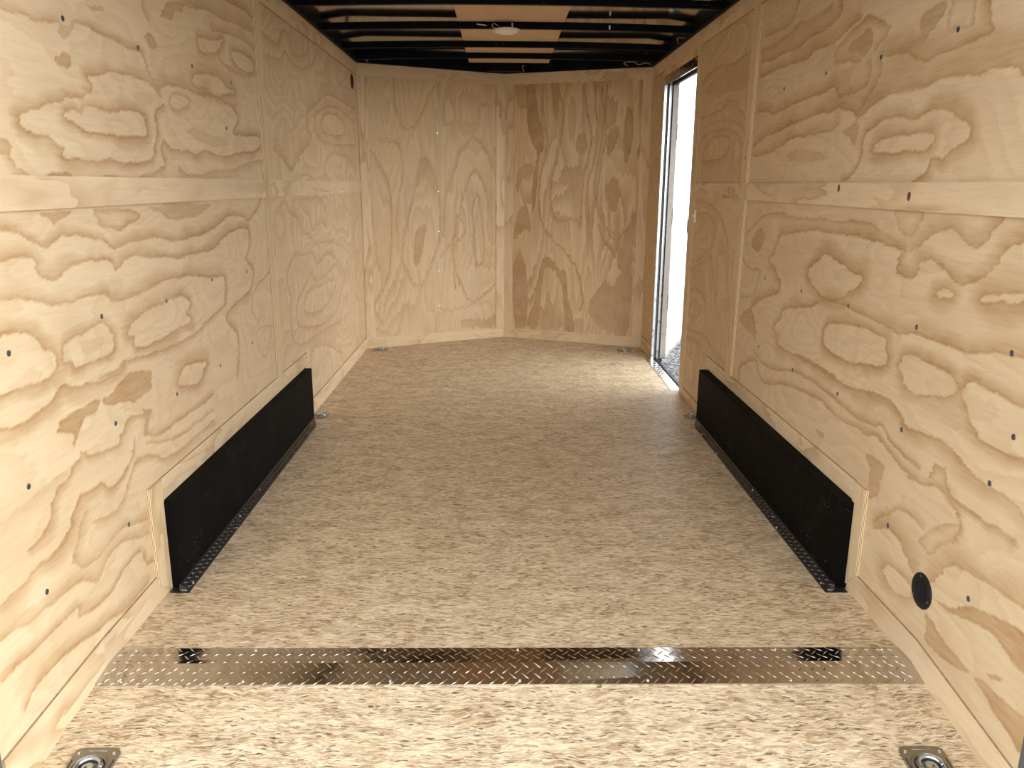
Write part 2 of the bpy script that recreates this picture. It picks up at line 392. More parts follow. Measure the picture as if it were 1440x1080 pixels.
# ------------------------------------------------------------------ wood figure of the plywood sheets (wall coordinates in mm)
GRAIN = {
 'L': [
  ('o', 0.025, 0.9, '1925 1516 1909 1520 1866 1513 1820 1508 1777 1510 1737 1510 1708 1509'),
  ('s', 0.03, 0.6, '1918 1514 1952 1522 1978 1523 1974 1510 1964 1499 1940 1490 1924 1496'),
  ('o', 0.022, 0.9, '2434 1438 2399 1457 2370 1476 2361 1506 2332 1522 2275 1519 2209 1528 2136 1526 2078 1532 2027 1538 1994 1530 1984 1519'),
  ('s', 0.03, 0.8, '1894 1447 1922 1460 1946 1462 1958 1451 1960 1436 1925 1428 1897 1429 1886 1436'),
  ('o', 0.035, 0.9, '2442 1420 2395 1443 2331 1451 2264 1454 2209 1449 2143 1445 2105 1434 2072 1424 2030 1419 2042 1403 2043 1389 2008 1378 1980 1364 1950 1364 1916 1361 1906 1353 1865 1344 1816 1335 1781 1325 1752 1320 1721 1304 1735 1291 1773 1278 1809 1280 1833 1269 1865 1258 1888 1250 1874 1236 1909 1230 1963 1230 2003 1227 2055 1232 2092 1236 2145 1229 2225 1233 2300 1237 2340 1241 2349 1255 2374 1284 2395 1323 2391 1355 2409 1380 2455 1400'),
  ('c', 0.035, 0.9, '2328 1350 2278 1362 2205 1356 2178 1360 2156 1347 2084 1350 2051 1353 2001 1350 1981 1333 1951 1336 1920 1332 1895 1321 1914 1311 1958 1305 2011 1295 2088 1295 2152 1293 2241 1298 2305 1301 2332 1314 2329 1332 2311 1349'),
  ('s', 0.03, 0.8, '1615 1261 1647 1261 1672 1259 1675 1248 1667 1228 1639 1230 1607 1229'),
  ('o', 0.035, 0.8, '1667 1229 1686 1211 1718 1197 1754 1189 1787 1190 1836 1197 1879 1197 1903 1188'),
  ('o', 0.02, 0.8, '2028 1190 2064 1195 2117 1191 2225 1192 2291 1200 2355 1208 2431 1226'),
  ('s', 0.03, 0.6, '2062 1584 2110 1595 2150 1599 2143 1590 2107 1582 2074 1580'),
  ('s', 0.03, 0.75, '2377 1573 2407 1584 2444 1573 2444 1550 2408 1543 2379 1557'),
  ('o', 0.05, 0.6, '2404 1615 2382 1637 2374 1661'),
  ('s', 0.03, 0.65, '2490 1642 2534 1676 2590 1701 2673 1718 2674 1689 2604 1675 2596 1651 2558 1647 2515 1646'),
  ('o', 0.06, 0.9, '2864 1459 2724 1455 2611 1459 2494 1454 2439 1436'),
  ('c', 0.05, 0.8, '3125 1502 3032 1510 2966 1530 2865 1529 2801 1525 2738 1516 2704 1494 2745 1480 2807 1487 2868 1472 2934 1468 3027 1489'),
  ('c', 0.035, 0.8, '2925 1608 2973 1629 3037 1676 2927 1649 2829 1639 2782 1633 2790 1604 2850 1600'),
  ('c', 0.025, 0.7, '2509 1413 2530 1395 2583 1396 2664 1420 2632 1432 2552 1431'),
  ('o', 0.04, 0.8, '3400 1689 3295 1704 3193 1705 3040 1691 2927 1682'),
  ('o', 0.02, 0.8, '2971 1621 3008 1595 3144 1582 3266 1584 3401 1601'),
  ('c', 0.03, 0.8, '3140 1646 3133 1616 3228 1599 3357 1603 3376 1638 3283 1656'),
  ('o', 0.04, 0.8, '3406 1807 3322 1815 3219 1813 3087 1809'),
  ('o', 0.06, 0.7, '3393 1754 3126 1743 3016 1736 2916 1736 2789 1722 2672 1706'),
  ('o', 0.035, 0.85, '2423 1238 2412 1267 2437 1297 2489 1277 2608 1275 2677 1264 2773 1281 2903 1272 3012 1273 3133 1292 3306 1302 3419 1334 3365 1358 3210 1352 3088 1351 3072 1366 3132 1412 3054 1448 2932 1462'),
  ('o', 0.04, 0.6, '2541 1224 2591 1204 2723 1203 2856 1219 3000 1224 3207 1254 3403 1269'),
  ('s', 0.03, 0.4, '2630 1338 2726 1344 2834 1334 2989 1331 2983 1307 2809 1299 2689 1315'),
  ('s', 0.03, 0.35, '2268 1407 2380 1425 2384 1396 2315 1385'),
  ('s', 0.03, 0.3, '1769 1252 1824 1262 1887 1257 1883 1242 1825 1236 1773 1242'),
  ('s', 0.03, 0.65, '1745 1114 1866 1115 1840 1099 1803 1090 1784 1099'),
  ('c', 0.035, 0.7, '2183 1103 2226 1088 2197 1073 2144 1067 2108 1056 2058 1063 2007 1070 1990 1089 1982 1115'),
  ('s', 0.03, 0.6, '2303 1114 2753 1110 2708 1087 2613 1071 2487 1065 2405 1071 2374 1092'),
  ('o', 0.04, 0.9, '3366 1115 3309 1074 3234 1050 3164 1030 3096 1055 2960 1057 2846 1035 2724 1016 2585 1005 2434 1003 2328 1022 2227 1021 2155 1024 2085 1016 2039 1016'),
  ('o', 0.03, 0.9, '2093 1014 2051 1014 1998 1035 1943 1047 1896 1054 1830 1056 1784 1044 1746 1037 1723 1050 1691 1060 1658 1076 1603 1084 1572 1087'),
  ('o', 0.035, 0.9, '3168 1003 3065 1012 2926 995 2830 971 2725 953 2572 952 2474 949 2361 960 2292 966 2207 981 2136 985 2094 975 2057 959 2038 976 2005 988 1980 991'),
  ('o', 0.035, 0.9, '2030 986 1978 988 1929 991 1865 989 1818 978 1787 968 1759 967 1727 975 1712 991 1707 1010 1694 1022 1658 1025 1623 1025 1589 1024 1557 1026'),
  ('o', 0.04, 0.9, '2834 765 2848 825 2829 857 2703 863 2528 888 2433 891 2346 896 2284 889 2216 886 2141 882 2071 882 2016 886 1993 902 1960 908'),
  ('o', 0.035, 0.9, '1992 902 1942 909 1869 909 1786 908 1726 918 1684 933 1644 943 1603 946 1570 948 1539 952'),
  ('c', 0.04, 0.85, '2459 833 2381 836 2318 835 2236 832 2157 821 2113 809 2082 785 2118 769 2122 742 2213 736 2332 741 2466 748 2515 748 2488 783 2523 810'),
  ('c', 0.035, 0.85, '1934 842 1890 835 1848 827 1794 821 1774 813 1758 781 1788 780 1809 759 1888 758 1965 756 2000 771 2008 801 1974 831'),
  ('s', 0.03, 0.35, '1856 809 1901 810 1958 802 1945 782 1900 774 1853 780'),
  ('o', 0.055, 0.9, '1708 763 1731 783 1726 807 1685 831 1665 856 1641 870 1603 875 1570 879 1552 877 1521 881'),
  ('o', 0.03, 0.9, '1494 772 1526 768 1577 769 1642 762 1708 762'),
  ('o', 0.025, 0.75, '1912 714 2001 713 2052 722 2110 716 2240 708 2387 704 2541 707 2671 731 2841 758'),
  ('o', 0.04, 0.8, '2898 486 2934 550 2931 623 2841 684 2840 715 2961 747 3088 762 3161 793 3174 846 3109 892 3153 941 3166 993'),
  ('o', 0.02, 0.7, '3212 623 3134 681 3147 734 3226 779 3430 812'),
  ('c', 0.025, 0.5, '3388 582 3330 503 3247 469 3170 549 3195 601'),
  ('c', 0.05, 0.85, '2603 593 2474 616 2402 606 2381 575 2485 546 2554 552 2583 574'),
  ('s', 0.03, 0.85, '1908 649 1950 659 2010 676 2071 684 2162 670 2202 661 2182 608 2125 608 2080 599 2053 613 1997 622 1951 627'),
  ('s', 0.03, 0.85, '1701 633 1727 654 1784 658 1848 661 1895 656 1883 634 1824 630 1792 614 1769 583 1759 589 1761 611'),
  ('o', 0.045, 0.9, '1478 709 1510 704 1558 693 1613 696 1660 702 1703 711 1731 729 1757 732 1798 716 1844 711 1925 703 2017 706 2049 717'),
  ('o', 0.03, 0.85, '1781 552 1792 563 1834 540 1900 526 1962 519 1981 540 2010 559 2043 571 2112 558 2166 552'),
  ('s', 0.03, 0.8, '2123 567 2171 551 2150 532 2139 495 2120 501 2127 539'),
  ('o', 0.03, 0.8, '2648 468 2465 463 2341 469 2263 466 2181 474 2118 494'),
  ('o', 0.02, 0.7, '2635 417 2439 416 2329 418 2198 445 2122 465'),
  ('o', 0.04, 0.85, '1548 430 1595 439 1626 457 1641 488 1674 511 1720 522 1747 541 1781 552'),
  ('o', 0.03, 0.85, '1656 380 1698 400 1722 437 1757 456 1806 458 1856 454 1893 426 1940 428 1992 447 2033 471 2046 500'),
  ('o', 0.035, 0.7, '1811 378 1878 365 1935 369 1978 389 2006 422 2042 443 2085 448 2158 427 2221 395 2307 381 2417 383 2628 388'),
  ('o', 0.04, 0.75, '2077 257 1953 292 1887 295 1843 283 1782 281 1724 290 1698 314 1696 340'),
  ('o', 0.04, 0.7, '1696 340 1726 375 1768 417'),
  ('o', 0.05, 0.8, '1426 365 1493 369 1568 380 1622 381 1684 399 1729 439 1751 459'),
  ('o', 0.05, 0.75, '2067 214 1944 257 1858 260 1802 239 1778 225 1737 252 1678 269 1603 271 1505 275 1447 292 1409 294'),
  ('o', 0.03, 0.85, '1691 213 1605 211 1526 211 1441 211 1388 211'),
  ('o', 0.035, 0.85, '2073 132 2037 144 2022 187 1988 195 1904 186 1845 167 1773 164 1719 176 1690 190 1691 213'),
  ('o', 0.04, 0.85, '2036 87 1902 84 1818 99 1758 102 1677 120 1619 132 1554 135 1492 133 1450 109'),
  ('o', 0.05, 0.45, '1465 522 1524 529 1599 533 1725 541'),
  ('c', 0.05, 0.7, '4868 1565 4640 1529 4585 1473 4751 1453 5036 1460 5254 1502 5159 1550'),
  ('o', 0.05, 0.7, '5612 1551 5276 1598 5071 1610 4785 1594 4479 1533 4424 1462 4573 1420 4877 1405 5585 1433'),
  ('o', 0.08, 0.7, '5635 1648 5238 1663 4801 1662 4450 1572 4289 1518 4273 1453 4331 1391 4032 1299 3875 1227 3729 1282 3603 1313'),
  ('o', 0.05, 0.7, '3522 1786 3663 1775 3765 1772 3851 1847 3950 1851 3999 1809 4050 1770 4253 1804 4350 1850 4343 1895'),
  ('o', 0.06, 0.6, '3572 1703 3778 1713 3886 1763 3981 1735 4203 1736 4426 1790 4562 1883'),
  ('c', 0.03, 0.45, '3935 1664 4058 1672 4127 1627 4110 1557 3998 1487 3983 1426 3873 1408 3770 1455 3794 1556 3778 1603'),
  ('o', 0.06, 0.6, '5605 1251 5321 1319 4911 1345 4669 1292 4605 1202'),
  ('o', 0.03, 0.6, '4303 1195 4181 1215 4041 1198'),
  ('s', 0.03, 0.5, '4405 1698 4641 1710 4915 1759 4806 1685 4544 1640 4637 1692'),
  ('c', 0.04, 0.65, '4616 630 4357 629 4126 637 4011 602 3997 545 4248 510 4501 522 4749 595'),
  ('c', 0.035, 0.65, '4773 700 4583 681 4493 673 4246 665 4146 720 4066 687 3952 643 3845 609 3829 539 3916 491 4231 437 4522 424 4713 442 4880 518 4954 611 4863 661'),
  ('o', 0.04, 0.65, '5058 599 4917 676 4694 765 4520 785 4307 755 4172 828 4029 823 3868 837 3736 795 3693 739 3734 664 3729 579 3733 468 3878 403 4221 393 4895 362'),
  ('c', 0.05, 0.6, '4430 1107 4544 1069 4615 1004 4557 942 4437 966 4234 933 4180 1012 4049 1049 3996 1105'),
  ('o', 0.05, 0.6, '4215 854 4156 913 3990 939 3940 1005 3795 1041 3719 1088 3630 1061'),
  ('o', 0.05, 0.5, '5615 934 5262 991 5017 1098'),
  ('o', 0.06, 0.6, '4844 143 4442 276 4126 322 4037 262'),
  ('o', 0.04, 0.55, '4948 803 4712 840 4451 854 4253 855'),
 ],
 'R': [
  ('o', 0.05, 0.7, '-3026 1815 -3052 1787 -3071 1762 -3120 1748 -3250 1747 -3383 1754'),
  ('o', 0.08, 0.7, '-3415 1711 -3242 1715 -3097 1726 -3016 1743 -2901 1730 -2813 1734 -2732 1744'),
  ('o', 0.06, 0.8, '-2641 1735 -2653 1694 -2741 1675 -2885 1668 -3010 1655 -3151 1659 -3264 1651 -3412 1659'),
  ('o', 0.06, 0.8, '-2509 1652 -2600 1635 -2699 1617 -2827 1621 -2898 1602 -3066 1609 -3292 1605 -3419 1602'),
  ('o', 0.035, 0.75, '-2655 1552 -2665 1591 -2596 1620 -2496 1647 -2442 1656 -2362 1629 -2305 1602 -2317 1574 -2383 1549'),
  ('s', 0.03, 0.7, '-2560 1575 -2542 1599 -2485 1606 -2456 1622 -2407 1602 -2408 1566 -2458 1546 -2497 1564'),
  ('o', 0.04, 0.7, '-2478 1532 -2552 1545 -2655 1552'),
  ('o', 0.05, 0.85, '-2397 1524 -2396 1478 -2435 1454 -2515 1448 -2576 1445 -2602 1447 -2643 1480 -2730 1471 -2864 1471 -3045 1459 -3211 1446 -3296 1462 -3406 1468'),
  ('o', 0.06, 0.85, '-2095 1483 -2140 1493 -2190 1517 -2245 1517 -2329 1523 -2326 1491 -2349 1458 -2403 1418 -2451 1384 -2502 1398 -2593 1414 -2644 1405 -2743 1411 -2847 1405 -3009 1391 -3134 1378 -3293 1368 -3428 1335'),
  ('o', 0.05, 0.8, '-2580 1364 -2629 1347 -2727 1348 -2863 1344 -2996 1340 -3175 1311 -3428 1294'),
  ('o', 0.12, 0.75, '-2078 1415 -2147 1420 -2239 1422 -2335 1407 -2447 1370'),
  ('s', 0.03, 0.6, '-2555 1340 -2502 1354 -2446 1365 -2436 1326 -2458 1298 -2488 1324'),
  ('s', 0.03, 0.4, '-3019 1293 -2885 1305 -2741 1291 -2648 1264 -2748 1261 -2976 1264'),
  ('s', 0.03, 0.5, '-2631 1511 -2572 1528 -2500 1528 -2528 1498 -2530 1460 -2577 1450 -2609 1473'),
  ('o', 0.035, 0.85, '-2063 1359 -2119 1345 -2166 1357 -2222 1357 -2291 1353 -2369 1331 -2391 1309 -2388 1275 -2402 1242 -2452 1208 -2510 1194'),
  ('o', 0.05, 0.9, '-2076 1196 -2016 1223 -2011 1249 -1967 1248 -1951 1243 -1912 1265 -1848 1288 -1847 1303 -1863 1319 -1915 1332 -1948 1348 -2019 1359 -2058 1355 -2097 1344 -2133 1348'),
  ('c', 0.04, 0.9, '-2293 1301 -2318 1277 -2205 1268 -2140 1272 -2052 1267 -2011 1281 -2013 1305 -2047 1311 -2123 1310 -2196 1307'),
  ('o', 0.07, 0.85, '-1837 1569 -1835 1538 -1821 1518 -1825 1497 -1887 1489 -1954 1484 -2029 1487 -2082 1479 -2136 1493'),
  ('c', 0.025, 0.6, '-1898 1588 -1890 1559 -1898 1532 -1921 1520 -1952 1533 -1987 1528 -2009 1537 -2005 1570 -1986 1607'),
  ('s', 0.03, 0.65, '-2105 1601 -2030 1609 -2024 1585 -2082 1542 -2119 1524 -2178 1522 -2302 1532 -2173 1537 -2126 1554 -2141 1580'),
  ('o', 0.14, 0.8, '-1690 1398 -1716 1415 -1769 1423 -1805 1422 -1855 1417 -1924 1422 -2013 1427 -2074 1417 -2160 1420 -2235 1421'),
  ('o', 0.025, 0.75, '-3446 982 -3299 1046 -3198 1073 -3042 1085 -2948 1076 -2827 1071 -2630 1077 -2482 1075 -2363 1083 -2262 1075 -2184 1054 -2104 1039'),
  ('o', 0.05, 0.85, '-2079 1014 -2137 1020 -2218 1026 -2350 1034 -2471 1034 -2604 1034 -2751 1028 -2862 1016 -3000 999 -3040 967 -3068 926 -3110 896 -3045 876 -3008 848 -2966 833 -2983 786 -3075 760 -3213 720 -3292 672 -3233 624 -3208 571'),
  ('s', 0.03, 0.7, '-3365 948 -3268 1013 -3195 983 -3265 917'),
  ('o', 0.025, 0.6, '-3468 878 -3361 844 -3215 852 -3233 795 -3284 731 -3460 699'),
  ('s', 0.03, 0.6, '-3449 610 -3362 662 -3279 667 -3217 606 -3219 569 -3341 583'),
  ('c', 0.06, 0.9, '-2587 967 -2636 934 -2704 905 -2711 875 -2645 854 -2552 832 -2435 848 -2379 871 -2315 900 -2304 924 -2370 929 -2448 947 -2517 959'),
  ('o', 0.045, 0.85, '-1959 821 -2046 798 -2121 807 -2226 813 -2353 818 -2442 826 -2548 819 -2656 783 -2912 731 -2931 696 -2996 652 -2942 629 -2934 601 -2822 594 -2673 607 -2550 605 -2410 600'),
  ('c', 0.04, 0.9, '-2504 753 -2530 695 -2482 671 -2375 666 -2257 674 -2123 701 -2090 728 -2114 742 -2112 776 -2174 778 -2250 779 -2377 770'),
  ('c', 0.035, 0.65, '-2008 1129 -2017 1083 -2048 1055 -2094 1059 -2138 1086 -2144 1126'),
  ('o', 0.05, 0.8, '-1679 1118 -1702 1092 -1720 1065 -1747 1049 -1780 1050 -1810 1059 -1834 1073 -1872 1080 -1922 1074 -1966 1061 -1994 1042 -2036 1022'),
  ('o', 0.045, 0.85, '-1576 1082 -1602 1073 -1651 1052 -1665 1030 -1697 1001 -1748 975 -1791 962 -1821 968 -1877 988 -1928 1006 -1960 1005 -1990 996 -1997 974 -2016 948 -2057 949 -2106 962 -2099 1006'),
  ('c', 0.04, 0.85, '-1895 937 -1892 927 -1853 924 -1816 935 -1844 944 -1873 944'),
  ('c', 0.06, 0.85, '-1709 950 -1713 940 -1681 937 -1642 950 -1612 944 -1572 957 -1547 967 -1576 970 -1629 966 -1655 956'),
  ('o', 0.05, 0.85, '-1518 852 -1544 848 -1585 841 -1619 839 -1654 832 -1702 824 -1740 814 -1782 815 -1840 816 -1919 817 -1986 813 -2045 798'),
  ('c', 0.035, 0.85, '-2006 753 -2021 722 -2005 698 -1976 673 -1922 667 -1876 681 -1824 692 -1782 706 -1753 731 -1794 753 -1840 757 -1896 759 -1955 761'),
  ('o', 0.04, 0.9, '-1491 751 -1519 750 -1573 751 -1634 754 -1698 757 -1733 736 -1728 717 -1702 696 -1685 669 -1659 657 -1644 646 -1587 645 -1546 644 -1494 652 -1467 658'),
  ('s', 0.03, 0.4, '-1964 658 -1896 663 -1778 691 -1723 698 -1698 653 -1736 637 -1795 640 -1874 642'),
  ('o', 0.05, 0.9, '-2277 598 -2189 611 -2106 620 -2051 620 -2005 605 -1973 589 -1961 578 -1876 584 -1783 592 -1729 585 -1683 568 -1634 558 -1570 555 -1517 554 -1466 542 -1437 540'),
  ('o', 0.035, 0.85, '-2720 597 -2549 599 -2435 594 -2307 596 -2239 604'),
  ('o', 0.025, 0.8, '-1873 488 -1945 497 -2025 513 -2070 535 -2129 524 -2215 513 -2339 525 -2474 533 -2640 539 -2786 525 -2926 496 -3065 484 -3200 497'),
  ('o', 0.03, 0.8, '-1819 490 -1797 527 -1767 531 -1745 533 -1735 494 -1681 478 -1600 476 -1528 484 -1481 481'),
  ('o', 0.03, 0.75, '-1866 463 -1955 465 -2037 484 -2102 500 -2163 485 -2255 485 -2365 479 -2492 494 -2673 481 -2841 460 -3026 417 -3138 432 -3194 473 -3370 407 -3377 336'),
  ('o', 0.03, 0.75, '-1672 390 -1665 417 -1679 445 -1720 466 -1765 478 -1844 460 -1902 454'),
  ('s', 0.03, 0.65, '-2149 433 -2098 443 -2040 438 -2034 416 -2051 384 -2048 350 -2088 321 -2121 325 -2114 381 -2120 404'),
  ('s', 0.03, 0.7, '-2525 395 -2482 400 -2439 396 -2469 376 -2507 380'),
  ('o', 0.03, 0.75, '-1816 353 -1878 360 -1946 343 -2004 305 -2047 271'),
  ('o', 0.07, 0.7, '-1827 225 -1853 239 -1882 260 -1923 278 -1979 277 -2038 248'),
  ('o', 0.06, 0.8, '-1369 363 -1419 359 -1480 354 -1557 346 -1624 336 -1675 321 -1713 278 -1740 246'),
  ('c', 0.045, 0.7, '-1961 181 -1974 155 -1923 135 -1853 147 -1814 175 -1853 192 -1913 193'),
  ('s', 0.03, 0.85, '-1716 211 -1652 230 -1604 260 -1542 287 -1482 301 -1407 315 -1358 321 -1339 245 -1386 233 -1419 231 -1444 241 -1485 252 -1524 249 -1581 237 -1648 217'),
  ('s', 0.03, 0.8, '-1753 153 -1711 154 -1667 139 -1608 135 -1552 126 -1601 105 -1665 92 -1714 85 -1738 94 -1737 132'),
  ('s', 0.03, 0.85, '-1534 124 -1496 141 -1463 137 -1425 138 -1382 143 -1365 150 -1348 148 -1347 91 -1362 69 -1395 80 -1443 91 -1488 108'),
  ('s', 0.03, 0.8, '-1490 162 -1457 176 -1438 174 -1469 160'),
  ('c', 0.025, 0.6, '-1742 392 -1661 429 -1673 384 -1730 343 -1752 311 -1781 303 -1818 321'),
  ('o', 0.05, 0.7, '-4406 1706 -4165 1744 -3908 1725 -3635 1730 -3518 1754'),
  ('s', 0.03, 0.55, '-4315 1644 -4088 1701 -3583 1723 -3528 1701 -3548 1591 -3936 1604'),
  ('o', 0.03, 0.7, '-4397 1528 -4044 1534 -3806 1559 -3684 1518 -3506 1430'),
  ('c', 0.05, 0.7, '-4272 1343 -4263 1307 -3922 1314 -3811 1358 -3883 1401 -4143 1398'),
  ('o', 0.04, 0.7, '-4433 1367 -4296 1433 -3956 1446 -3711 1414 -3613 1349 -3600 1198'),
  ('o', 0.03, 0.6, '-4484 1407 -4308 1477 -3967 1487 -3636 1440 -3523 1345 -3505 1197'),
  ('c', 0.06, 0.6, '-4371 509 -4280 484 -4171 531 -4261 565'),
  ('o', 0.04, 0.6, '-4520 569 -4320 635 -4083 628 -4019 527 -4071 443'),
  ('o', 0.04, 0.6, '-4470 716 -4130 807 -3994 837 -3891 707 -3775 515'),
  ('o', 0.05, 0.6, '-4364 1108 -3990 1080 -3774 988 -3681 864 -3676 733'),
  ('o', 0.04, 0.6, '-4384 1032 -4084 1043 -3926 963 -4003 871 -4276 774'),
  ('o', 0.04, 0.6, '-4419 360 -4088 364 -4002 325 -3666 345'),
  ('o', 0.04, 0.6, '-4429 399 -4031 432 -3806 385 -3551 372'),
  ('c', 0.03, 0.5, '-3619 675 -3618 625 -3723 609 -3736 658'),
 ],
 'FL': [
  ('o', 0.035, 0.5, '269 1877 293 1673 363 1553 462 1662 507 1759 574 1877'),
  ('o', 0.04, 0.55, '1044 1240 950 1443 870 1501 789 1419 708 1237 648 1033 633 786'),
  ('o', 0.035, 0.6, '1021 947 903 1259 809 1136 749 867 700 679 756 442'),
  ('c', 0.035, 0.65, '902 1074 866 991 877 865 900 587 948 650 937 864'),
  ('c', 0.04, 0.55, '582 1135 477 1353 429 1174 358 955 308 712 326 568 434 458 576 767'),
  ('o', 0.04, 0.55, '58 1401 118 1365 215 1173 227 876 193 512 79 311 139 181'),
  ('o', 0.03, 0.5, '109 556 79 879 51 1230'),
  ('s', 0.03, 0.6, '399 833 433 873 488 851 426 605 389 627'),
  ('s', 0.03, 0.55, '777 112 801 177 947 144 1045 182 1046 80'),
  ('o', 0.03, 0.6, '734 529 803 374 874 305 1045 428'),
  ('o', 0.03, 0.5, '78 290 53 187 180 93 246 109 273 256'),
  ('o', 0.03, 0.5, '1058 249 947 278 826 263 706 227 590 257'),
  ('o', 0.04, 0.5, '1056 1747 928 1722 905 1622 723 1595 635 1611 649 1824'),
  ('o', 0.025, 0.65, '597 662 702 784 738 950 807 824 712 700 720 401'),
  ('o', 0.03, 0.5, '1056 1425 1021 1240 1033 776 996 518'),
  ('o', 0.03, 0.5, '264 693 262 996 313 1272 266 1464 142 1460'),
  ('s', 0.03, 0.45, '432 1293 499 1373 562 1255 593 1115 538 1135 474 1234 418 1194'),
 ],
 'FR': [
  ('s', 0.03, 0.75, '181 1889 236 1887 272 1684 320 1484 278 1343 259 1076 227 950 234 1241 265 1404 208 1526 179 1686'),
  ('o', 0.04, 0.75, '302 1885 317 1663 353 1464 302 1241 295 972 400 785 515 683 608 539 659 327 639 260'),
  ('o', 0.035, 0.75, '421 1880 469 1679 432 1403 391 1241 384 1036 443 912 553 936 621 875'),
  ('o', 0.03, 0.8, '613 1873 651 1675 687 1519 670 1381 633 1202 621 875'),
  ('o', 0.022, 0.8, '697 1870 712 1712 729 1518 704 1322 666 1182 686 877 682 668'),
  ('o', 0.022, 0.8, '749 1868 766 1672 762 1479 727 1282 722 1122 759 960 872 799 984 904'),
  ('o', 0.022, 0.8, '790 1867 776 1672 793 1498 757 1322 744 1082 794 900 882 830'),
  ('s', 0.03, 0.7, '930 1687 971 1686 983 1495 935 1321 914 1477'),
  ('s', 0.03, 0.65, '560 1501 612 1549 652 1500 648 1431 602 1382 568 1422'),
  ('s', 0.03, 0.65, '785 1143 845 1223 888 1203 903 1084 875 1003 820 1063'),
  ('s', 0.03, 0.7, '1022 1881 1052 1880 1057 1570 1036 1360 1014 1398 1039 1513'),
  ('s', 0.03, 0.7, '77 776 111 947 168 1033 204 949 217 822 170 842 113 777'),
  ('s', 0.03, 0.7, '75 514 137 680 198 432 200 255 179 85 95 91'),
  ('s', 0.03, 0.6, '321 84 341 264 374 376 425 114'),
  ('s', 0.03, 0.6, '694 264 808 484 875 446 967 576 1023 495 998 90 866 102 754 159'),
  ('s', 0.03, 0.75, '202 121 270 326 301 568 357 656 450 564 507 534 522 384 586 104 518 99 475 446 359 570 315 438 285 93'),
  ('o', 0.05, 0.75, '984 904 925 801 888 676 799 756 751 878'),
  ('s', 0.03, 0.7, '802 1536 851 1603 884 1554 857 1458 808 1380'),
  ('s', 0.03, 0.6, '456 1282 543 1302 630 1302 611 1202 525 1161 458 1201'),
  ('s', 0.03, 0.7, '900 635 946 822 984 904 1010 804 1015 599 958 534'),
  ('s', 0.03, 0.6, '367 1882 421 1880 425 1719 400 1642'),
  ('s', 0.03, 0.55, '81 1887 170 1884 172 1726 116 1728'),
  ('s', 0.03, 0.55, '97 1199 142 1313 233 1333 211 1241 143 1220 110 1116'),
 ],
}


def vnoise(x, y, seed):
    """smooth value noise, vectorised"""
    xi, yi = np.floor(x).astype(np.int64), np.floor(y).astype(np.int64)
    fx, fy = x - xi, y - yi
    fx = fx*fx*(3-2*fx); fy = fy*fy*(3-2*fy)
    def h(a, b):
        n = (a*374761393 + b*668265263 + seed*974711) & 0x7fffffff
        n = ((n ^ (n >> 13)) * 1274126177) & 0x7fffffff
        return ((n ^ (n >> 16)) & 0xffff) / 65535.0
    return (h(xi,yi)*(1-fx)+h(xi+1,yi)*fx)*(1-fy)+(h(xi,yi+1)*(1-fx)+h(xi+1,yi+1)*fx)*fy - 0.5

def smooth_poly(p, closed, sub=4):
    n = len(p); out = []
    idx = range(n) if closed else range(n-1)
    for i in idx:
        p0 = p[(i-1) % n] if closed or i > 0 else p[i]
        p1 = p[i]; p2 = p[(i+1) % n]
        p3 = p[(i+2) % n] if closed or i+2 < n else p2
        for k in range(sub):
            t = k/sub
            out.append(0.5*((2*p1)+(p2-p0)*t+(2*p0-5*p1+4*p2-p3)*t*t+(3*p1-p0-3*p2+p3)*t*t*t))
    if not closed: out.append(p[-1])
    return np.array(out)

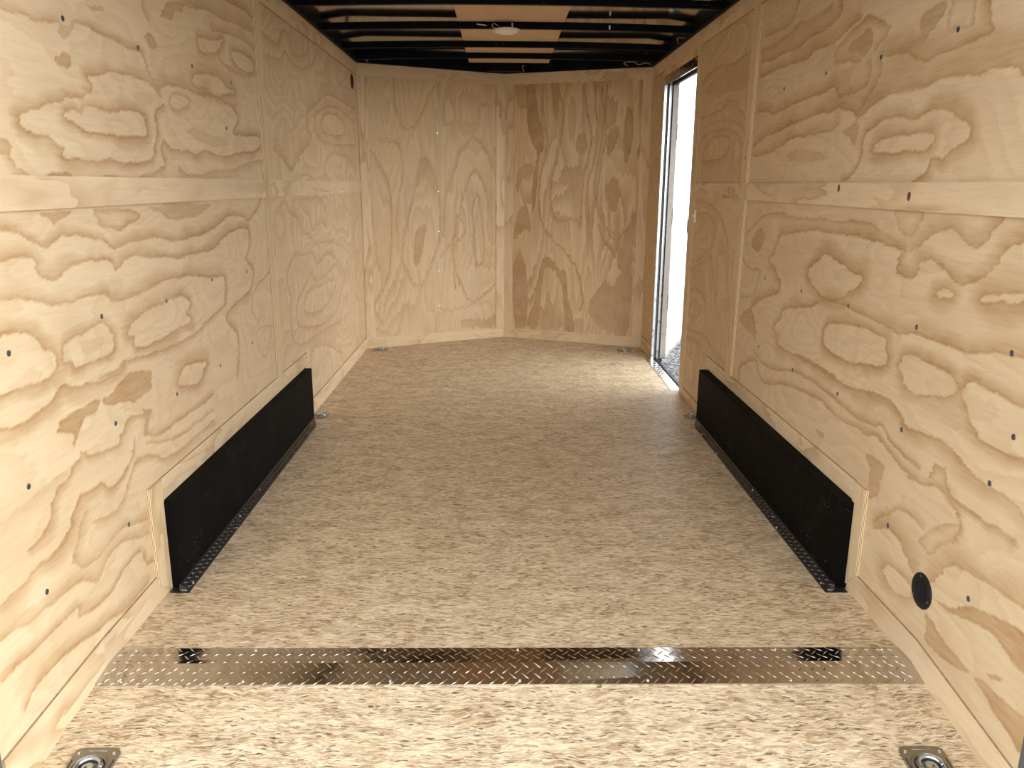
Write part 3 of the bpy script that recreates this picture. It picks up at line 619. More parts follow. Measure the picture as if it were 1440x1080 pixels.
def grain_field(key, S, Z, along_s=True, jag=1.0):
    """darkness 0..1 of the latewood figure at wall points (S to the right, Z up)"""
    fs, fz = (14.0, 60.0) if along_s else (60.0, 14.0)
    ws = vnoise(S*9, Z*9, 1)*0.006 + vnoise(S*35, Z*35, 2)*0.006*jag + vnoise(S*90, Z*90, 3)*0.004*jag
    wz = vnoise(S*9, Z*9, 4)*0.006 + vnoise(S*35, Z*35, 5)*0.006*jag + vnoise(S*90, Z*90, 6)*0.004*jag
    if along_s: ws = ws + vnoise(S*10, Z*130, 7)*0.016
    else: wz = wz + vnoise(S*130, Z*10, 7)*0.035 + vnoise(S*45, Z*4, 8)*0.03
    S = S + ws; Z = Z + wz
    patch = 0.92 + 0.35*vnoise(S*6, Z*14, 9) + 0.2*vnoise(S*25, Z*60, 10)
    F = np.zeros_like(S)
    for kind, w, amp, txt in GRAIN[key]:
        a = np.array([float(v) for v in txt.split()]).reshape(-1, 2)/1000.0
        closed = kind != 'o'
        P = smooth_poly(a, closed)
        lo, hi = P.min(0)-w-0.02, P.max(0)+w+0.02
        m = np.nonzero((S > lo[0]) & (S < hi[0]) & (Z > lo[1]) & (Z < hi[1]))[0]
        if not len(m): continue
        s, z = S[m], Z[m]
        best = np.full(len(m), 1e9); sgn = np.zeros(len(m)); over = np.zeros(len(m))
        bestc = np.zeros(len(m)); inside = np.zeros(len(m), bool)
        segs = list(zip(P, np.roll(P, -1, 0))) if closed else list(zip(P[:-1], P[1:]))
        ns = len(segs)
        for i, (A, B) in enumerate(segs):
            d = B-A; L = np.hypot(*d)
            if L < 1e-6: continue
            d = d/L
            t = (s-A[0])*d[0]+(z-A[1])*d[1]
            tc = np.clip(t, 0, L)
            ex, ez = s-A[0]-tc*d[0], z-A[1]-tc*d[1]
            D = np.hypot(ex, ez)
            cr = (s-A[0])*d[1]-(z-A[1])*d[0]       # right-hand side positive
            upd = (D < best-1e-7) | ((np.abs(D-best) <= 1e-7) & (np.abs(cr) > np.abs(bestc)))
            best = np.where(upd, D, best); bestc = np.where(upd, cr, bestc)
            ov = np.zeros(len(m))
            if not closed:
                if i == 0: ov = np.where(t < 0, -t, ov)
                if i == ns-1: ov = np.where(t > L, t-L, ov)
            over = np.where(upd, ov, over)
            if closed:
                c = ((A[1] > z) != (B[1] > z))
                with np.errstate(divide='ignore', invalid='ignore'):
                    xx = (B[0]-A[0])*(z-A[1])/(B[1]-A[1]+1e-12)+A[0]
                inside ^= c & (s < xx)
        if kind == 'o':
            u = best*np.sign(bestc)
        elif kind == 's':
            u = np.where(inside, best, -best)
        else:
            area = np.sum(P[:,0]*np.roll(P[:,1],-1)-np.roll(P[:,0],-1)*P[:,1])
            u = np.where(inside, best, -best)*(1 if area < 0 else -1)
        rise = np.clip((u+0.002)/0.004, 0, 1)
        if kind == 's':
            v = rise*(0.80+0.24*np.exp(-(u/0.006)**2))
        else:
            q = np.clip(u/(w*(0.85+0.9*vnoise(s*11, z*11, 20)+0.15)), 0, 1)
            v = rise*((1-q)**0.75*0.80+0.26*np.exp(-(u/0.006)**2))
            v = v*np.exp(-(over/0.02)**2)
        F[m] = np.maximum(F[m], min(1.0, amp*1.18)*v*patch[m])
    # secondary growth-ring contours between the large figures
    def rings(r, freq, p, w):
        ph = (r*freq) % 1.0
        return np.clip(ph/0.07, 0, 1)*(1-ph)**p*w
    if key in ('FL', 'FR'):
        r = vnoise(S*4.6, Z*1.15, 31)+0.35*vnoise(S*10, Z*2.4, 32)+0.04*vnoise(S*100, Z*9, 33)
        auto = rings(r, 7.0 if key == 'FR' else 8.0, 0.9, 0.66 if key == 'FR' else 0.42)*(0.75+0.9*vnoise(S*4, Z*3, 34))
    else:
        far = np.clip((np.abs(S)-3.50)/0.03, 0, 1)
        r = vnoise(S*2.4, Z*3.0, 31)+0.4*vnoise(S*5, Z*6, 32)+0.03*vnoise(S*60, Z*60, 33)
        auto = rings(r, 7.0, 0.9, 0.40)*far
        r2 = vnoise(S*2.2, Z*6.0, 41)+0.5*vnoise(S*5.5, Z*13.0, 42)+0.04*vnoise(S*40, Z*80, 43)
        auto = np.maximum(auto, rings(r2, 5.0, 1.6, 0.24)*(1-far))
    return np.clip(np.maximum(F, auto), 0, 1)

def grid_wall(name, mat, key, origin, us, zs, to_s, holes=(), along_s=True, back=None, step=0.0048):
    """plywood sheet: a fine grid carrying the wood figure, plus the body of the sheet behind it.
    us = (u0,u1) along the wall from origin with direction vector; to_s(u) gives figure coordinate"""
    o, d, nrm = Vector(origin[0]), Vector(origin[1]).normalized(), Vector(origin[2]).normalized()
    ul = np.unique(np.concatenate([np.arange(us[0], us[1], step), [us[1]]] + [np.array([h[0], h[1]]) for h in holes]))
    zl = np.unique(np.concatenate([np.arange(zs[0], zs[1], step), [zs[1]]] + [np.array([h[2], h[3]]) for h in holes]))
    keep = np.concatenate([[True], np.diff(ul) > 1e-5]); ul = ul[keep]
    keep = np.concatenate([[True], np.diff(zl) > 1e-5]); zl = zl[keep]
    U, Z = np.meshgrid(ul, zl)
    nu, nz = len(ul), len(zl)
    co = np.stack([o.x+d.x*U, o.y+d.y*U, Z], -1).reshape(-1, 3)
    i, j = np.meshgrid(np.arange(nu-1), np.arange(nz-1))
    q = (j*nu+i).ravel()
    faces = np.stack([q, q+1, q+nu+1, q+nu], -1)
    uc, zc = 0.5*(ul[:-1]+ul[1:]), 0.5*(zl[:-1]+zl[1:])
    ok = np.ones((nz-1, nu-1), bool)
    for h in holes:
        ok &= ~((uc[None, :] > h[0]-1e-6) & (uc[None, :] < h[1]+1e-6) & (zc[:, None] > h[2]-1e-6) & (zc[:, None] < h[3]+1e-6))
    faces = faces[ok.ravel()]
    # orientation towards nrm
    if Vector((0,0,1)).cross(Vector((0,0,1)).cross(d)).dot(Vector((0,0,0))) or d.cross(Vector((0,0,1))).dot(nrm) < 0:
        faces = faces[:, ::-1]
    g = grain_field(key, to_s(U.ravel()), Z.ravel(), along_s).astype(np.float32)
    # body of the sheet (slabs behind the face)
    bv, bf = [], []
    t = 0.035
    for (u0, u1, z0, z1) in back:
        k = len(co)+len(bv)
        for dz in (z0, z1):
            for (uu, tt) in ((u0, 0.0006), (u1, 0.0006), (u1, t), (u0, t)):
                bv.append((o.x+d.x*uu-nrm.x*tt, o.y+d.y*uu-nrm.y*tt, dz))
        for f in ((0,1,2,3),(4,5,6,7),(0,1,5,4),(1,2,6,5),(2,3,7,6),(3,0,4,7)):
            bf.append([k+v for v in f])
    allv = np.concatenate([co, np.array(bv)]) if bv else co
    allf = np.concatenate([faces, np.array(bf)]) if bf else faces
    me = bpy.data.meshes.new(name)
    me.vertices.add(len(allv)); me.vertices.foreach_set('co', allv.astype(np.float32).ravel())
    me.loops.add(len(allf)*4); me.loops.foreach_set('vertex_index', allf.astype(np.int32).ravel())
    me.polygons.add(len(allf)); me.polygons.foreach_set('loop_start', np.arange(0, len(allf)*4, 4, dtype=np.int32))
    me.update(calc_edges=True)
    at = me.attributes.new('grain', 'FLOAT', 'POINT')
    at.data.foreach_set('value', np.concatenate([g, np.zeros(len(bv), np.float32)]))
    me.validate()
    return structure(link(name, me, mat))

wall_left = grid_wall('wall_left', MAT_WALL_Y, 'L', ((-W,0,0),(0,1,0),(1,0,0)), (Y0, YL), (-0.07, ZT), lambda u: u, back=[(Y0, YL, -0.07, ZT)])
wall_right = grid_wall('wall_right', MAT_WALL_Y, 'R', ((W,0,0),(0,1,0),(-1,0,0)), (Y0, YR), (-0.07, ZT), lambda u: -u,
                       holes=[(DY0, DY1, -0.07, DZ)], back=[(Y0, DY0, -0.07, ZT), (DY1, YR, -0.07, ZT), (DY0, DY1, DZ, ZT)])
_dl = Vector((XC+W, YC-YL, 0)); _dr = Vector((W-XC, YR-YC, 0))
NL = Vector((_dl.y, -_dl.x, 0)).normalized(); NR = Vector((-abs(_dr.y), -_dr.x, 0)).normalized()
wall_fl = grid_wall('wall_front_left', MAT_WALL_Z, 'FL', ((-W,YL,0), _dl, NL), (0, _dl.length), (-0.02, ZT), lambda u: u, along_s=False, back=[(0, _dl.length, -0.02, ZT)])
wall_fr = grid_wall('wall_front_right', MAT_WALL_Z, 'FR', ((XC,YC,0), _dr, NR), (0, _dr.length), (-0.02, ZT), lambda u: u, along_s=False, back=[(0, _dr.length, -0.02, ZT)])

# screws of the sheets: children of their wall
SCREWS_L = [(1.944, 1.534), (2.325, 1.532), (2.715, 1.538), (3.091, 1.533), (3.0, 1.367), (3.107, 0.843), (1.572, 0.843), (1.957, 0.855), (2.344, 0.838), (2.728, 0.856), (2.739, 0.552), (2.354, 0.551), (1.962, 0.577), (1.571, 0.558), (1.967, 0.294), (3.112, 0.561), (1.579, 0.31)]
SCREWS_R = [(1.956, 1.531), (2.337, 1.527), (2.723, 1.534), (3.115, 1.53), (3.47, 1.293), (3.151, 0.823), (2.757, 0.823), (2.372, 0.829), (1.966, 0.835), (1.583, 0.848), (3.159, 0.544), (2.77, 0.537), (2.378, 0.551), (1.972, 0.561), (1.586, 0.562), (1.535, 0.683), (1.977, 0.288), (1.594, 0.283)]
SCREWS_FL = [(-0.495, 5.992, 1.534), (-0.494, 5.993, 1.125), (-0.496, 5.992, 0.835), (-0.497, 5.991, 0.544), (-0.497, 5.991, 0.28)]
SCREWS_FR = [(0.486, 6.031, 1.136), (0.486, 6.031, 0.822), (0.482, 6.033, 0.552), (0.481, 6.033, 0.273)]
KNOTS = [(2.510, 1.173, 0.011), (2.070, 1.155, 0.011)]

def screw_mesh(name, r, h, mat, n=12):
    bm = bmesh.new()
    lathe(bm, [(r, 0), (r*0.95, h*0.6), (r*0.55, h), (r*0.5, h*0.75)], n, axis='z')
    me = bpy.data.meshes.new(name); bm.to_mesh(me); bm.free(); me.materials.append(mat)
    return me
ME_SCREW = screw_mesh('screw', 0.0068, 0.0022, MAT_SCREW)
ME_SCREW_B = screw_mesh('screw', 0.0065, 0.002, MAT_SCREW_BRIGHT)
ME_SCREW_D = screw_mesh('screw', 0.0045, 0.002, MAT_SCREW)
def put_screw(me, parent, loc, nrm):
    o = link('screw', me, None, parent)
    o.location = loc
    o.rotation_euler = Vector((0,0,1)).rotation_difference(Vector(nrm)).to_euler()
    return o
for y, z in SCREWS_L: put_screw(ME_SCREW, wall_left, (-W, y, z), (1,0,0))
for y, z in SCREWS_R: put_screw(ME_SCREW, wall_right, (W-(0.0102 if abs(y-3.47) < .01 else 0), y+(0.03 if abs(y-3.47) < .01 else 0), z), (-1,0,0))
for p in SCREWS_FL: put_screw(ME_SCREW_B, wall_fl, p, NL)
for p in SCREWS_FR: put_screw(ME_SCREW_D, wall_fr, p, NR)

# ------------------------------------------------------------------ floor
def floor_main():
    bm = bmesh.new()
    prism(bm, [(-W-.03, YF, 0), (W+.019, YF, 0), (W+.019, YR+.01, 0), (XC, YC+.03, 0), (-W-.03, YL+.02, 0)], (0, 0, -0.03))
    return structure(obj('floor', bm, MAT_OSB))
floor_main()
def floor_rear():
    bm = bmesh.new()
    z0 = slope_z(Y0-.05)
    prism(bm, [(-W-.03, YF, 0), (W+.03, YF, 0), (W+.03, Y0-.05, z0), (-W-.03, Y0-.05, z0)], (0, 0, -0.03))
    return structure(obj('floor_rear', bm, MAT_OSB))
floor_rear()
def ramp():
    bm = bmesh.new()
    za = slope_z(Y0-.05)-0.005
    prism(bm, [(-W-.02, Y0-.06, za), (W+.02, Y0-.06, za), (W+.02, -0.55, GZ+.03), (-W-.02, -0.55, GZ+.03)], (0, 0, -0.03))
    return structure(obj('floor_ramp', bm, MAT_OSB))
ramp()
bm = bmesh.new(); box(bm, -30, 30, -30, 40, GZ-.05, GZ)
structure(obj('ground', bm, MAT_GRAVEL))

# ------------------------------------------------------------------ plywood battens, rails and baseboards
TB = 0.010
trim_n = [0]
def batten(poly, side, axis, name=None, t=None, edge=True):
    if t is None: t = 0.0105 if axis == 'z' else 0.0055
    """batten with outline poly in (y,z) on a side wall; side -1 left, +1 right"""
    bm = bmesh.new()
    x = side*W
    prism(bm, [(x, y, z) for y, z in poly], (-side*t, 0, 0))
    if name is None:
        trim_n[0] += 1; name = 'trim_%d' % trim_n[0]
    o = obj(name, bm, [MAT_STRIP[axis], MAT_EDGE if axis == 'z' else MAT_CUT])
    for p in o.data.polygons:
        if abs(p.normal.x) < 0.5 and edge: p.material_index = 1
    return structure(o)
def rect(y0, y1, z0, z1): return [(y0,z0),(y1,z0),(y1,z1),(y0,z1)]
ZB = 0.080; Z1, Z2 = 1.120, 1.190; ZC = 1.891
SLF, SRF = (3.416, 3.486), None
for side, yb in ((-1, YL), (1, YR)):
    batten(rect(Y0, yb, ZC, ZT), side, 'y', t=0.008)
# left wall
batten(rect(Y0, 3.416, Z1, Z2), -1, 'y', t=.009)
batten(rect(3.486, YL-.004, Z1, Z2), -1, 'y', t=.009)
batten([(3.412, 0.345), (3.490, 0.345), (3.490, ZC), (3.412, ZC)], -1, 'z')
batten(rect(2.165, 3.955, 0.2775, 0.345), -1, 'y')                 # above the wheel box
batten([(2.085, 0.05), (2.165, 0.0), (2.165, 0.345), (2.085, 0.345)], -1, 'z')
batten([(YF-.01, 0.0), (2.165, 0.0), (2.085, 0.05), (2.085, 0.078), (YF-.01, 0.078)], -1, 'y', 'baseboard_left')
batten([(Y0, slope_z(Y0)), (YF-.01, -0.001), (YF-.01, 0.078), (Y0, 0.061)], -1, 'y', 'baseboard_left.001')
batten(rect(3.90, YL, 0, ZB), -1, 'y', 'baseboard_left.002')
# right wall
rail_r = batten(rect(Y0, 3.462, Z1, Z2), 1, 'y', t=.009)
MAT_KNOT = simple('pine_knot', (0.17, 0.075, 0.045), 0.6, 0, 0.3, 0.5, 120)
for ky, kz, kr in KNOTS:
    bm = bmesh.new(); lathe(bm, [(kr, -.0002), (kr*.6, .0004), (kr*.1, .0002)], 16)
    for v in bm.verts: v.co = Vector((W-.009-v.co.z, ky+v.co.x*1.0, kz+v.co.y*1.25))
    obj('knot', bm, MAT_KNOT, rail_r)
batten(rect(3.545, 4.400, Z1, Z2), 1, 'y', t=.009)
batten([(3.490, 0.335), (3.565, 0.335), (3.535, ZC), (3.452, ZC)], 1, 'z')
batten(rect(2.180, 3.955, 0.2775, 0.338), 1, 'y')
batten([(2.105, 0.07), (2.180, 0.0), (2.180, 0.338), (2.105, 0.338)], 1, 'z')
batten([(YF-.01, 0.0), (2.180, 0.0), (2.105, 0.07), (YF-.01, 0.074)], 1, 'y', 'baseboard_right')
batten([(Y0, slope_z(Y0)), (YF-.01, -0.001), (YF-.01, 0.074), (Y0, 0.026)], 1, 'y', 'baseboard_right.001')
batten(rect(3.90, 4.495, 0, 0.05), 1, 'y', 'baseboard_right.002')
batten(rect(4.405, 4.492, 0.05, ZC), 1, 'z')                       # door casing, near side
batten(rect(4.492, 5.41, 1.852, ZC), 1, 'y', t=0.008)              # above the door
batten(rect(5.425, YR-.012, 0, 0.09), 1, 'y', 'baseboard_right.003', t=0.006)
batten(rect(5.425, YR-.012, Z1-.0, Z2), 1, 'y', t=0.003)
# knots in the right-hand middle rail
# front walls
def vbatten(A, d, nrm, s0, s1, z0, z1, axis, name=None, t=0.006):
    bm = bmesh.new(); A = Vector(A); dd = Vector(d).normalized()
    p = [A+dd*s0, A+dd*s1]
    prism(bm, [(p[0].x, p[0].y, z0), (p[1].x, p[1].y, z0), (p[1].x, p[1].y, z1), (p[0].x, p[0].y, z1)], Vector(nrm)*t)
    if name is None:
        trim_n[0] += 1; name = 'trim_%d' % trim_n[0]
    return structure(obj(name, bm, MAT_STRIP[axis]))
AL, AR = (-W, YL, 0), (XC, YC, 0); LL, LR = _dl.length, _dr.length
vbatten(AL, _dl, NL, 0.004, LL, ZC, ZT, 'x'); vbatten(AR, _dr, NR, 0, LR-.004, ZC, ZT, 'x')
vbatten(AL, _dl, NL, 0.004, LL, 0, 0.076, 'x', 'baseboard_front_left'); vbatten(AR, _dr, NR, 0, LR-.004, 0, 0.076, 'x', 'baseboard_front_right')
vbatten(AL, _dl, NL, 0.006, 0.072, 0.076, ZC, 'z', t=0.004)
vbatten(AL, _dl, NL, LL-.072, LL, 0.076, ZC, 'z', t=0.007)
vbatten(AR, _dr, NR, 0, 0.070, 0.076, ZC, 'z', t=0.004)
vbatten(AR, _dr, NR, LR-.075, LR-.006, 0.076, ZC, 'z', t=0.004)

# ------------------------------------------------------------------ roof
ZR = 2.026
def roof_z(x): return ZR + 0.006*(1-(x/W)**2) - 0.012*max(0, abs(x)-0.86)/0.16
def ceiling():
    bm = bmesh.new()
    xs = [-W-.04+i*(2*W+.08)/40 for i in range(41)]
    ys = [Y0-.12+i*(YC+.08-(Y0-.12))/50 for i in range(51)]
    def P(x, y, dz):
        lim = YC+.06-abs(x-XC)*(0.5 if x < XC else 0.42)
        return (x, min(y, max(lim, 5.2)), roof_z(x)+dz)
    lo = [[bm.verts.new(P(x, y, 0)) for x in xs] for y in ys]
    up = [[bm.verts.new(P(x, y, 0.03)) for x in xs] for y in ys]
    for j in range(50):
        for i in range(40):
            bm.faces.new((lo[j][i], lo[j+1][i], lo[j+1][i+1], lo[j][i+1]))
            bm.faces.new((up[j][i], up[j][i+1], up[j+1][i+1], up[j+1][i]))
    for j in range(50):
        bm.faces.new((lo[j][0], up[j][0], up[j+1][0], lo[j+1][0])); bm.faces.new((lo[j][40], lo[j+1][40], up[j+1][40], up[j][40]))
    for i in range(40):
        bm.faces.new((lo[0][i], lo[0][i+1], up[0][i+1], up[0][i])); bm.faces.new((lo[50][i], up[50][i], up[50][i+1], lo[50][i+1]))
    bmesh.ops.remove_doubles(bm, verts=bm.verts[:], dist=1e-5)
    return structure(obj('ceiling', bm, MAT_ROOF, smooth=True))
ceil = ceiling()
bm = bmesh.new(); box(bm, -0.266, 0.303, 3.0, 6.05, ZR-.0065, ZR-.0005)
pl = obj('plywood_sheet', bm, MAT_ROOFPLY, ceil); pl['label'] = 'thin plywood sheet down the middle of the roof'

bow_names = {0: 'black steel roof bow nearest the front nose', 1: 'second black roof bow from the front nose', 2: 'black roof bow carrying the dome light and wiring',
             3: 'fourth black roof bow from the front, at the top edge of the view'}
for k in range(6):
    y = (5.63, 5.19, 4.60, 4.005, 3.41, 2.82)[k]
    bm = bmesh.new()
    pts = []
    N = 24
    for i in range(N+1):
        x = -W+.028+(2*W-.056)*i/N
        zt = roof_z(x)-0.0068 if k < 6 else 0
        zb = 1.970+0.016*(1-(x/W)**2)
        zt = min(zt, zb+0.036)
        pts.append((x, zb, zt))
    ring = [[bm.verts.new((x, y-.0, zb)), bm.verts.new((x, y-.0, zt)), bm.verts.new((x, y-.026, zt)), bm.verts.new((x, y-.026, zb))] for x, zb, zt in pts]
    for A, B in zip(ring, ring[1:]):
        for i in range(4): bm.faces.new((A[i], A[(i+1)%4], B[(i+1)%4], B[i]))
    bm.faces.new(ring[0]); bm.faces.new(ring[-1][::-1])
    o = obj('roof_bow', bm, MAT_BLACK_STEEL)
    if k < 4: tag(o, bow_names[k], 'roof bow', 'black steel bows across the roof')
    else: tag(o, ('fifth', 'sixth')[k-4] + ' black roof bow from the front, above the wheel boxes', 'roof bow', 'black steel bows across the roof')
def rail(name, a, b, nrm, w=0.03, z0=1.9675, z1=2.036):
    bm = bmesh.new(); a, b = Vector(a), Vector(b)
    prism(bm, [(a.x, a.y, z0), (b.x, b.y, z0), (b.x, b.y, z1), (a.x, a.y, z1)], Vector(nrm)*w)
    return structure(obj(name, bm, MAT_BLACK_STEEL))
rail('trim_roof_left', (-W-.03, Y0-.1, 0), (-W-.03, YL, 0), (1,0,0), 0.058)
rail('trim_roof_right', (W+.03, Y0-.1, 0), (W+.03, YR, 0), (-1,0,0), 0.058)
rail('trim_roof_front_left', Vector(AL)-NL*.03, Vector((XC,YC,0))-NL*.03, NL, 0.06)
rail('trim_roof_front_right', Vector((XC,YC,0))-NR*.03, Vector((W,YR,0))-NR*.03, NR, 0.06)
# nose plate
bm = bmesh.new(); prism(bm, [(-0.12, YC-.13, 1.972), (0.10, YC-.13, 1.972), (0.22, YC-.06, 1.972), (XC, YC+.01, 1.972), (-0.24, YC-.06, 1.972)], (0,0,.05))
structure(obj('trim_roof_nose', bm, MAT_BLACK_STEEL))

# rear frame posts and header
for side, nm in ((-1, 'left'), (1, 'right')):
    bm = bmesh.new(); box(bm, min(side*W, side*(W+.08)), max(side*W, side*(W+.08)), Y0-.09, Y0-.001, GZ+.25, 2.02)
    structure(obj('trim_rear_'+nm, bm, simple('dark_grey_post_'+nm, (0.10, 0.10, 0.095), 0.5)))
bm = bmesh.new(); box(bm, -W-.03, W+.03, Y0-.11, Y0-.02, 1.93, 2.03)
structure(obj('trim_rear_header', bm, MAT_BLACK_STEEL))

# ------------------------------------------------------------------ wheel boxes
def lug(bm, cx, cy, zf, ang, L=0.011, wd=0.0028, h=0.0012):
    ca, sa = math.cos(ang), math.sin(ang)
    def P(u, v, hh):
        x, y = cx+u*ca-v*sa, cy+u*sa+v*ca
        return bm.verts.new((x, y, zf(y)+hh))
    a, b, c, d = P(-L, 0, 0), P(0, -wd, 0), P(L, 0, 0), P(0, wd, 0)
    e, f = P(-L*.55, 0, h), P(L*.55, 0, h)
    for q in ((a, b, e), (b, f, e), (b, c, f), (c, d, f), (d, e, f), (d, a, e)): bm.faces.new(q)

def wheel_box(side, bw, fw, label):
    t = thing('wheel_box', (side*W, 2.162, 0), label, 'wheel box', 'black wheel boxes along the side walls')
    L = 3.8936-2.162
    zb, zh = 0.0212, 0.277
    s = -side
    bm = bmesh.new()
    # cover: outline in x-z along y, top edge with a small returned lip
    x0, x1 = s*(-0.002), s*bw
    box(bm, min(x0, x1), max(x0, x1), 0, L, 0.001, zh)
    bevel(bm, 0.003, 2)
    obj('cover', bm, MAT_BOX, t)
    # tread-plate flange sloping from the cover down to the floor, wrapping a little past the near end
    Lf = 3.80-2.162
    bm = bmesh.new()
    a, b = s*bw, s*fw
    prof = [(a-s*.002, -.020, 0.0, L-.003), (b, -.020, 0.0, Lf), (b, -.020, 0.0025, Lf), (a, -.012, zb, L-.003), (a-s*.002, -.012, zb, L-.003)]
    va = [bm.verts.new(q[:3]) for q in prof]; vb = [bm.verts.new((q[0], q[3], q[2])) for q in prof]
    bm.faces.new(va[::-1]); bm.faces.new(vb)
    for i in range(5): bm.faces.new((va[i], va[(i+1)%5], vb[(i+1)%5], vb[i]))
    # end tab on the floor
    box(bm, min(s*.012, b), max(s*.012, b), -.028, 0.0, 0.0002, 0.003)
    for i in range(110):
        yy = -.01+0.0148*i
        if yy > Lf-.03: break
        for j, q in enumerate((0.28, 0.72)):
            xx = a+(b-a)*q; zz = zb+(0.0025-zb)*q
            lug(bm, xx, yy+(.0074 if j else 0), lambda y: zz, 0.7 if (i+j) % 2 else -0.7, 0.0095, 0.0016, 0.0024)
    fo = obj('flange', bm, [MAT_FLANGE, MAT_WORN], t)
    for p in fo.data.polygons:
        if p.area < 3.2e-5: p.material_index = 1
    for y, q in ((-.017, .25), (-.017, .55), (0.02, .85), (0.42, .9), (0.50, .45), (1.22, .9), (0.75, .35), (1.5, .9)):
        o = link('screw', ME_FSCREW, None, fo)
        o.location = (a+(b-a)*q, y, (zb+(0.0025-zb)*q)+.001 if y > 0 else 0.004)
    for k in range(3):
        o = link('rivet', ME_RIVET, None, t); o.location = (s*bw, L-.10-.012*k if k else 0.06, 0.06+.03*k)
        o.rotation_euler = (0, s*math.pi/2, 0)
    return t
ME_FSCREW = screw_mesh('screw', 0.0040, 0.003, MAT_SCREW_BRIGHT)
ME_RIVET = screw_mesh('rivet', 0.002, 0.0015, MAT_SCREW)
wheel_box(-1, 0.0386, 0.0685, 'long low black wheel box against the left plywood wall')
wheel_box(1, 0.0486, 0.0780, 'long low black wheel box against the right wall, behind the round vent')

# ------------------------------------------------------------------ tread plate across the fold
def threshold():
    t = thing('threshold_plate', (0, YF, 0), 'polished diamond tread plate strip across the floor between the two floor levels', 'tread plate')
    ya, yb = 1.843-YF, 1.699-YF
    X = W-.0065
    zn = yb*0.125+0.0035
    def zf(y, x=0.0):
        pk = 0.0065+0.0025*x/W            # the bent plate stands a little proud along its fold
        return 0.0025+(pk-0.0025)*(1-y/ya) if y >= 0 else zn+(pk-zn)*(1-y/yb)
    bm = bmesh.new()
    top = [[bm.verts.new((x, y, zf(y, x))) for y in (yb, 0, ya)] for x in (-X, 0, X)]
    low = [[bm.verts.new((x, y, zz)) for y, zz in ((yb, yb*.125+.0004), (0, .0003), (ya, .0003))] for x in (-X, 0, X)]
    for i in range(2):
        for j in range(2):
            bm.faces.new((top[i][j], top[i+1][j], top[i+1][j+1], top[i][j+1])); bm.faces.new((low[i][j], low[i][j+1], low[i+1][j+1], low[i+1][j]))
        bm.faces.new((top[i][0], low[i][0], low[i+1][0], top[i+1][0])); bm.faces.new((top[i][2], top[i+1][2], low[i+1][2], low[i][2]))
    for q in (0, 2):
        for j in range(2): bm.faces.new((top[q][j], top[q][j+1], low[q][j+1], low[q][j]))
    bmesh.ops.recalc_face_normals(bm, faces=bm.faces[:])
    px, py = 0.0307, 0.036
    for j in range(-4, 5):
        for i in range(-36, 37):
            for o2, ang in ((0, -0.80), (0.5, 0.80)):
                x, y = (i+o2)*px, (j+o2)*py - 0.010
                Lh = 0.0155
                if abs(x) > X-.012 or y > ya-.008 or y < yb+.008: continue
                if abs(y) < .010: Lh = 0.010
                lug(bm, x, y, lambda yy, xx=x: zf(yy, xx), ang, Lh, 0.0021, 0.0012)
    tp = obj('plate', bm, MAT_TREAD, t)
    for x in (-0.972, -0.664, -0.33, 0.015, 0.331, 0.688, 0.969):
        o = link('screw', ME_FSCREW, None, tp); o.location = (x, 0.060, zf(.060, x))
    for x in (-0.955, -0.659, -0.30, 0.018, 0.333, 0.687, 0.970):
        o = link('screw', ME_FSCREW, None, tp); o.location = (x, -.0625, zf(-.0625, x))
    return t
threshold()

